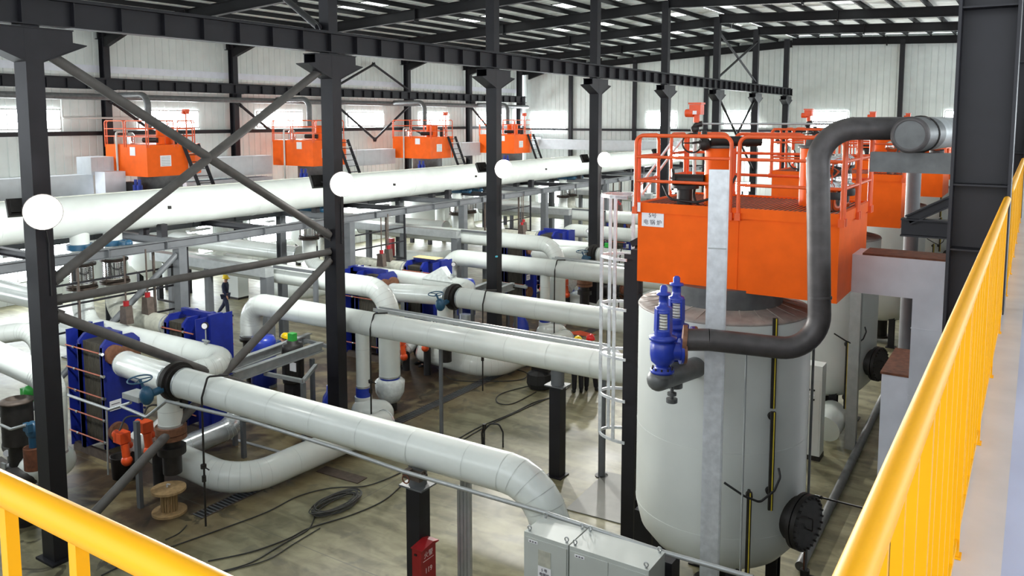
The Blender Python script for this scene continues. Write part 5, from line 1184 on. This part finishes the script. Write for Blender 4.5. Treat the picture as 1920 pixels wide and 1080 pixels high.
mb = MB(); mb.box(c+V((.1, .1, .75)), (.5, .4, .35)); mb.box(c+V((-.2, 0, .70)), (.1, .2, .4)); mb.build('motor', 'black_iron', t); mb = MB(); mb.box(c+V((0, -.12, .82)), (.14, .03, .12)); mb.build('label', 'gauge_yellow', t)
c = U(1040, 620, Z=0); mb = MB(); mb.prism([c+V((.5, -.2, .01)), c+V((1.5, -.1, .01)), c+V((1.7, .3, .01)), c+V((.9, .5, .01))], (0, 0, .015)); tag(mb.build('orange_sheet', 'red_orange'), 'orange sheet lying on the floor beyond the two standing workers', 'sheet')
# near left pumps and pipes
jacket('insulated_pipe', [U(-90, 640, d=20.5), U(75, 617, d=20), U(80, 700, d=20)], .23, 'white pipe at the left edge bending down behind the first column', .5, group=GB)
jacket('insulated_pipe', [U(-90, 628, d=17.8), U(96, 712, d=16.9), U(98, 775, d=16.9), U(99, 850, d=16.9)], .28, 'fat white pipe at the left edge sloping down behind the first column', .5, group=GB)
c = U(32, 880, Z=0); t = thing('pump_motor', 'black vertical pump motor at the left edge', 'pump', tuple(c)); m0 = U(33, 790, d=17.0)
mb = MB(); mb.cyl(m0-V((0, 0, .45)), m0+V((0, 0, .42)), .30, 30); mb.cyl(m0-V((0, 0, 1.2)), m0-V((0, 0, .45)), .2, 20); mb.sphere(m0-V((0, 0, 1.15)), .36, 18, (1.3, 1, .8)); mb.cyl((m0.x, m0.y, 0), m0-V((0, 0, 1.1)), .24, 16); mb.build('motor', 'black_iron', t)
mb = MB(); mb.lathe(m0, (0, 0, 1), [(.30, .42), (.325, .42), (.325, .46), (.20, .50), (.19, .44), (0, .44)], 30); mb.build('lid', 'grating_metal', t)
mb = MB(); mb.box(m0+V((-.15, -.25, -1.0)), (.16, .04, .3)); mb.build('plate', 'galvanised_grey', t)
mb = MB(); q = U(22, 768, d=17.6); handwheel(mb, q, (.6, -.7, .2), .26); mb.cyl(q, q+V((-.1, .4, 0)), .03, 8); mb.build('handwheel', 'black_iron', t)
c = U(62, 806, d=16.4); t = thing('actuator', 'teal blue valve actuator beside the black pump motor at the left edge', 'actuator', tuple(c))
mb = MB(); mb.sphere(c, .17, 16, (1, .8, 1.1)); mb.cyl(c, c-V((0, 0, .5)), .09, 12); mb.box(c+V((.05, -.12, .1)), (.2, .1, .16)); mb.build('body', 'teal_paint', t); mb = MB(); mb.cyl(c-V((0, 0, .8)), c-V((0, 0, .35)), .2, 18); mb.build('bonnet', 'rust', t)
c = U(66, 872, d=17.2); t = thing('insulated_valve', 'white wrapped valve with gauges, half hidden by the foot of the first column', 'valve', tuple(c))
mb = MB(); mb.sphere(c, .36, 24, (1.1, 1, 1)); mb.cyl(c, c+V((.18, .40, -.0)), .34, 24); mb.sphere(c+V((.18, .40, 0)), .34, 20); mb.cyl((c.x+.2, c.y+.1, 0), (c.x+.2, c.y+.1, c.z), .15, 12); mb.build('wrap', 'pipe_wrap', t)
mb = MB()
for k in range(3): mb.cyl(c+V((-.36-.1*k, .06+.05*k, .18)), c+V((-.30-.1*k, .05*k, .16)), .36-.03*k, 22)
mb.cyl(c+V((-.6, .1, .15)), c+V((-1.3, .2, .1)), .24, 20); mb.build('flanges', 'black_iron', t)
mb = MB(); g = c+V((-.6, -.25, .22)); mb.cyl(g, g+V((.02, -.04, 0)), .07, 14); mb.build('gauge', 'paper', t)
mb = MB(); mb.tube([g, g+V((0, 0, -.3)), g+V((.1, -.1, -.6)), g+V((.3, -.1, -.6))], .014, 6, .08); mb.build('gauge_line', 'galvanised_grey', t)
mb = MB(); a, b = U(-10, 865, Z=.35), U(110, 950, Z=.3); mb.bar(a, b, .3, .15); tag(mb.build('pump_skid', 'grating_metal'), 'dark pump skid beam along the floor at the left edge', 'skid')
mb = MB(); c = U(52, 740, d=17.5); mb.box(c, (.22, .2, .3)); mb.sphere(c+V((.1, 0, .1)), .14, 10); tag(mb.build('terminal_box', 'green_plastic'), 'green terminal box behind the black pump motor at the left edge', 'box')
mb = MB(); mb.tube([U(2, 797, d=16.5), U(20, 805, d=16.4), U(48, 797, d=16.2)], .03, 8, .1); tag(mb.build('short_rail', 'galvanised_grey'), 'pale bent rail in front of the black pump motor at the left edge', 'rail')
mb = MB(); a = U(395, 812, Z=0); c = a
# pressure gauges on the turn-back pipes
for k in range(3):
    o = V((0, PER*k, 0)); t = thing('pressure_gauge', 'small round pressure gauge on the turned-back pipe of the %s exchanger pair' % NEAR[k], 'gauge', tuple(V((-16.6, 12.15, 3.06))+o))
    c = V((-16.6, 12.15, 3.06))+o; mb = MB(); mb.cyl(c, c+V((0, 0, .42)), .016, 8); mb.cyl(c+V((-.12, 0, .12)), c+V((.12, 0, .12)), .03, 8); mb.cyl(c+V((0, 0, .05)), c+V((0, 0, .1)), .05, 8); mb.build('stem', 'galvanised_grey', t)
    mb = MB(); mb.cyl(c+V((0, 0, .50)), c+V((.03, -.05, .50)), .085, 18); mb.build('case', 'black_iron', t); mb = MB(); mb.cyl(c+V((.03, -.05, .50)), c+V((.033, -.056, .50)), .07, 18); mb.build('dial', 'paper', t)
# cloth and film on the second pair
c = V((-18.9, 13.6+PER, 3.365)); mb = MB(); mb.box(c, (1.1, .45, .02)); tag(mb.build('yellow_cloth', 'tan_cloth'), 'yellow sheet lying on top of the second rear exchanger', 'sheet')
c = V((-17.1, 12.1+PER, 3.08)); mb = MB(); mb.prism([c+V((-.7, -.25, -.1)), c+V((.6, -.25, -.1)), c+V((0, .0, .34))], (0, .3, -.02)); tag(mb.build('plastic_film', 'film'), 'peaked piece of plastic film on the turned-back pipe of the second pair', 'plastic film')
mb = MB(); q = U(931, 481, X=RB+.25); mb.box(q, (.05, .08, .05)); tag(mb.build('indicator', 'cyan_tape'), 'small cyan marker on the third middle column', 'marker')
# background bits: extinguishers, cabinets, red box
for i, (px, py) in enumerate(((450, 556), (460, 548))):
    c = U(px, py, Z=0); t = thing('fire_extinguisher', ['front', 'back'][i]+' red fire extinguisher standing by the rack post near the walking worker', 'fire extinguisher', tuple(c))
    h = .95; mb = MB(); mb.lathe(c, (0, 0, 1), [(0, 0), (.16, 0), (.16, h*.75), (.1, h*.88), (.04, h*.9), (.04, h)], 18); mb.build('cylinder', 'red_paint', t); mb = MB(); mb.cyl(c+V((0, 0, h)), c+V((.15, 0, h+.05)), .03, 8); mb.cyl(c+V((0, 0, h-.05)), c+V((.12, -.1, .4)), .02, 6); mb.build('valve', 'black_iron', t)
c = U(434, 560, Z=0); mb = MB(); mb.span((c.x-.5, c.y, .1), (c.x+.5, c.y+.6, 2.1)); t = tag(mb.build('control_cabinet', 'tank_white'), 'pale control cabinet behind the walking worker', 'cabinet'); mb = MB(); mb.span((c.x-.5, c.y-.01, 0), (c.x+.5, c.y+.6, .1)); mb.build('plinth', 'black_iron', t)
c = U(730, 480, Z=0); mb = MB(); mb.span((c.x-.2, c.y, 0), (c.x+.2, c.y+.3, 1.1)); tag(mb.build('red_box', 'red_paint'), 'small red box by the rack posts right of the second middle column', 'box')
for px, py, lab in ((1235, 330, 'a'),): pass
# ================================================================ PEOPLE
def skin(name, verts, edges, m, parent, root=0, sub=1):
    me = bpy.data.meshes.new(name); me.from_pydata([tuple(v[0]) for v in verts], edges, []); me.materials.append(MATS[m])
    o = bpy.data.objects.new(name, me); COL.objects.link(o); bm = bmesh.new(); bm.from_mesh(me); L = bm.verts.layers.skin.verify(); bm.verts.ensure_lookup_table()
    for i, v in enumerate(verts):
        r = v[1]; bm.verts[i][L].radius = r if isinstance(r, tuple) else (r, r); bm.verts[i][L].use_root = (i == root)
    bm.to_mesh(me); bm.free()
    sk = o.modifiers.new('skin', 'SKIN'); sk.use_smooth_shade = True; sb = o.modifiers.new('sub', 'SUBSURF'); sb.levels = sub; sb.render_levels = sub
    if parent: o.parent = parent; o.matrix_parent_inverse = Matrix.Translation(-wl(parent))
    return o
def person(pos, head, lab, J, jacket_m, trouser_m, helmet_m, stripe=False):
    """J: joints in the person's own frame (x right, y forward, z up); head: heading angle"""
    pos = V(pos); R = Matrix.Rotation(head, 3, 'Z'); t = thing('person', lab, 'person', tuple(pos))
    W = {k: pos+R @ V(v) for k, v in J.items()}
    names = []; verts = []; edges = []
    def v(k, r): names.append(k); verts.append((W[k], r))
    v('pelvis', (.13, .11)); v('belly', (.12, .10)); v('chest', (.145, .11)); v('neck', .055); v('skull', (.085, .095)); v('crown', (.07, .08))
    for s in 'LR':
        v('sh'+s, .062); v('el'+s, .043); v('wr'+s, .032); v('hand'+s, .036); v('hip'+s, .09); v('knee'+s, .062); v('ank'+s, .042); v('toe'+s, .036)
    I = {k: i for i, k in enumerate(names)}
    def e(a, b): edges.append((I[a], I[b]))
    for a, b in (('pelvis', 'belly'), ('belly', 'chest'), ('chest', 'neck'), ('neck', 'skull'), ('skull', 'crown')): e(a, b)
    for s in 'LR':
        for a, b in (('chest', 'sh'), ('sh', 'el'), ('el', 'wr'), ('wr', 'hand')): e(a if a == 'chest' else a+s, b+s)
        e('pelvis', 'hip'+s); e('hip'+s, 'knee'+s); e('knee'+s, 'ank'+s); e('ank'+s, 'toe'+s)
        d = (W['hand'+s]-W['wr'+s]).normalized(); x, y, _ = frame(d)
        for q in range(4):
            k0 = 'f%d%s' % (q, s); W[k0] = W['hand'+s]+d*(.05+.012*(1-abs(q-1.4)))+x*(.026*(q-1.5)); W[k0+'t'] = W[k0]+d*.03-y*.02; v(k0, .0095); v(k0+'t', .008); I.update({k0: len(names)-2, k0+'t': len(names)-1}); e('hand'+s, k0); e(k0, k0+'t')
        k0 = 'th'+s; W[k0] = W['wr'+s]+d*.05+x*.06; v(k0, .010); I[k0] = len(names)-1; e('hand'+s, k0)
    # nose
    fw = (R @ V((0, 1, 0))); W['nose'] = W['skull']+fw*.105; v('nose', .013); I['nose'] = len(names)-1; e('skull', 'nose')
    skin('body', verts, edges, 'skin', t)
    # clothing
    cv = []; ce = []
    def c(k, r): cv.append((W[k], r)); return len(cv)-1
    a = [c('pelvis', (.175, .145)), c('belly', (.17, .14)), c('chest', (.195, .145)), c('neck', .085)]
    ce += [(a[0], a[1]), (a[1], a[2]), (a[2], a[3])]
    for s in 'LR':
        q = [c('sh'+s, .088), c('el'+s, .066), c('wr'+s, .052)]; ce += [(a[2], q[0]), (q[0], q[1]), (q[1], q[2])]
    skin('jacket', cv, ce, jacket_m, t)
    cv = []; ce = []; a = c('pelvis', (.165, .14))
    for s in 'LR':
        q = [c('hip'+s, .118), c('knee'+s, .092), c('ank'+s, .078)]; ce += [(a, q[0]), (q[0], q[1]), (q[1], q[2])]
    skin('trousers', cv, ce, trouser_m, t)
    for s in 'LR':
        d = (W['toe'+s]-W['ank'+s]); mb = MB(); mb.tube([W['ank'+s]+V((0, 0, .04)), W['ank'+s]-V((0, 0, .03)), W['toe'+s]+d*.2], [.06]*3 if False else .055, 10); mb.sphere(W['toe'+s]+d*.2, .052, 10, (1, 1, .8)); mb.build('shoe', 'black_rubber', t)
    up = (W['crown']-W['skull']).normalized(); h = W['skull']+up*.045
    mb = MB(); mb.lathe(h, up, [(.135, 0), (.138, .03), (.125, .09), (.085, .145), (.03, .168), (0, .17)], 24); mb.lathe(h+fw*.05, up, [(0, -.004), (.145, -.008), (.15, .0), (.13, .012), (0, .012)], 22); mb.bar(h-fw*.1+up*.13, h+fw*.1+up*.13, .03, .07, up); mb.build('helmet', helmet_m, t)
    for s, q in (('L', -1), ('R', 1)):
        mb = MB(); sd = (R @ V((1, 0, 0))); mb.sphere(W['skull']+sd*q*.088, .028, 8, (.5, .7, 1)); mb.build('ear', 'skin', t)
        mb = MB(); mb.sphere(W['skull']+fw*.088+sd*q*.034+up*.02, .011, 8); mb.build('eye', 'black_rubber', t)
    if stripe:
        mb = MB(); bk = W['chest']-fw*.165-V((0, 0, .03)); sd = (R @ V((1, 0, 0))); mb.tube([bk-sd*.17+fw*.05, bk, bk+sd*.17+fw*.05], .014, 6, .1); mb.build('reflective_stripe', 'reflective', t)
    return t
def stand(**k):
    J = dict(pelvis=(0, 0, .94), belly=(0, .01, 1.10), chest=(0, .0, 1.32), neck=(0, .01, 1.48), skull=(0, .03, 1.60), crown=(0, .03, 1.68),
             shL=(-.19, 0, 1.40), elL=(-.24, -.03, 1.13), wrL=(-.24, .04, .90), handL=(-.24, .06, .82), shR=(.19, 0, 1.40), elR=(.24, -.03, 1.13), wrR=(.24, .04, .90), handR=(.24, .06, .82),
             hipL=(-.10, 0, .88), kneeL=(-.105, .01, .49), ankL=(-.11, -.02, .09), toeL=(-.12, .13, .04), hipR=(.10, 0, .88), kneeR=(.105, .01, .49), ankR=(.11, -.02, .09), toeR=(.12, .13, .04))
    J.update(k); return J
# camera right direction is +0.84 x, +0.54 y: the walking man faces that way
person(U(424, 592, Z=0), math.radians(-57), 'worker in navy overalls and yellow helmet walking right on the bright floor', stand(kneeL=(-.1, -.10, .50), ankL=(-.1, -.34, .16), toeL=(-.1, -.22, .06), kneeR=(.1, .10, .50), ankR=(.1, .12, .09), toeR=(.1, .28, .04), elR=(.25, .02, 1.13), wrR=(.24, .14, .92), handR=(.24, .17, .85)), 'navy_cloth', 'navy_cloth', 'helmet_yellow')
person(U(1083, 737, Z=0), math.radians(35), 'worker in dark clothes and a yellow helmet standing behind the long white main', stand(), 'black_cloth', 'black_cloth', 'helmet_yellow')
person(U(1106, 733, Z=0), math.radians(20), 'worker in dark clothes and a red helmet standing behind the long white main', stand(kneeR=(.15, .02, .49), ankR=(.2, 0, .09), toeR=(.22, .14, .04)), 'black_cloth', 'black_cloth', 'helmet_red')
squat = dict(pelvis=(0, -.16, .32), belly=(0, -.10, .50), chest=(0, .06, .74), neck=(0, .14, .90), skull=(0, .19, 1.0), crown=(0, .22, 1.08), shL=(-.19, .08, .82), elL=(-.24, .30, .66), wrL=(-.16, .50, .70), handL=(-.13, .58, .70), shR=(.19, .08, .82), elR=(.27, .34, .74), wrR=(.18, .56, .82), handR=(.15, .63, .82),
             hipL=(-.12, -.14, .30), kneeL=(-.22, .25, .50), ankL=(-.16, .02, .09), toeL=(-.18, .17, .04), hipR=(.12, -.14, .30), kneeR=(.22, .25, .50), ankR=(.16, .02, .09), toeR=(.18, .17, .04))
person(U(750, 692, Z=0), math.radians(-18), 'worker in red jacket and yellow helmet squatting below the nearest long main', squat, 'red_cloth', 'grey_cloth', 'helmet_yellow', True)
person(U(782, 686, Z=0)+V((.1, .2, 0)), math.radians(150), 'worker in dark clothes crouching opposite the one in the red jacket', squat, 'black_cloth', 'black_cloth', 'helmet_red')
bend = stand(chest=(0, .30, 1.22), neck=(0, .42, 1.32), skull=(0, .50, 1.38), crown=(0, .53, 1.46), belly=(0, .10, 1.08), shL=(-.19, .34, 1.25), elL=(-.24, .45, 1.0), wrL=(-.15, .62, .92), handL=(-.13, .69, .90), shR=(.19, .34, 1.25), elR=(.24, .45, 1.0), wrR=(.15, .62, .92), handR=(.13, .69, .90))
a = U(497, 606, Y=17.3); person((a.x, a.y+.1, 0.0), math.radians(-40), 'worker in blue and yellow helmet bending over under the nearest long main', bend, 'blue_cloth', 'blue_cloth', 'helmet_yellow')
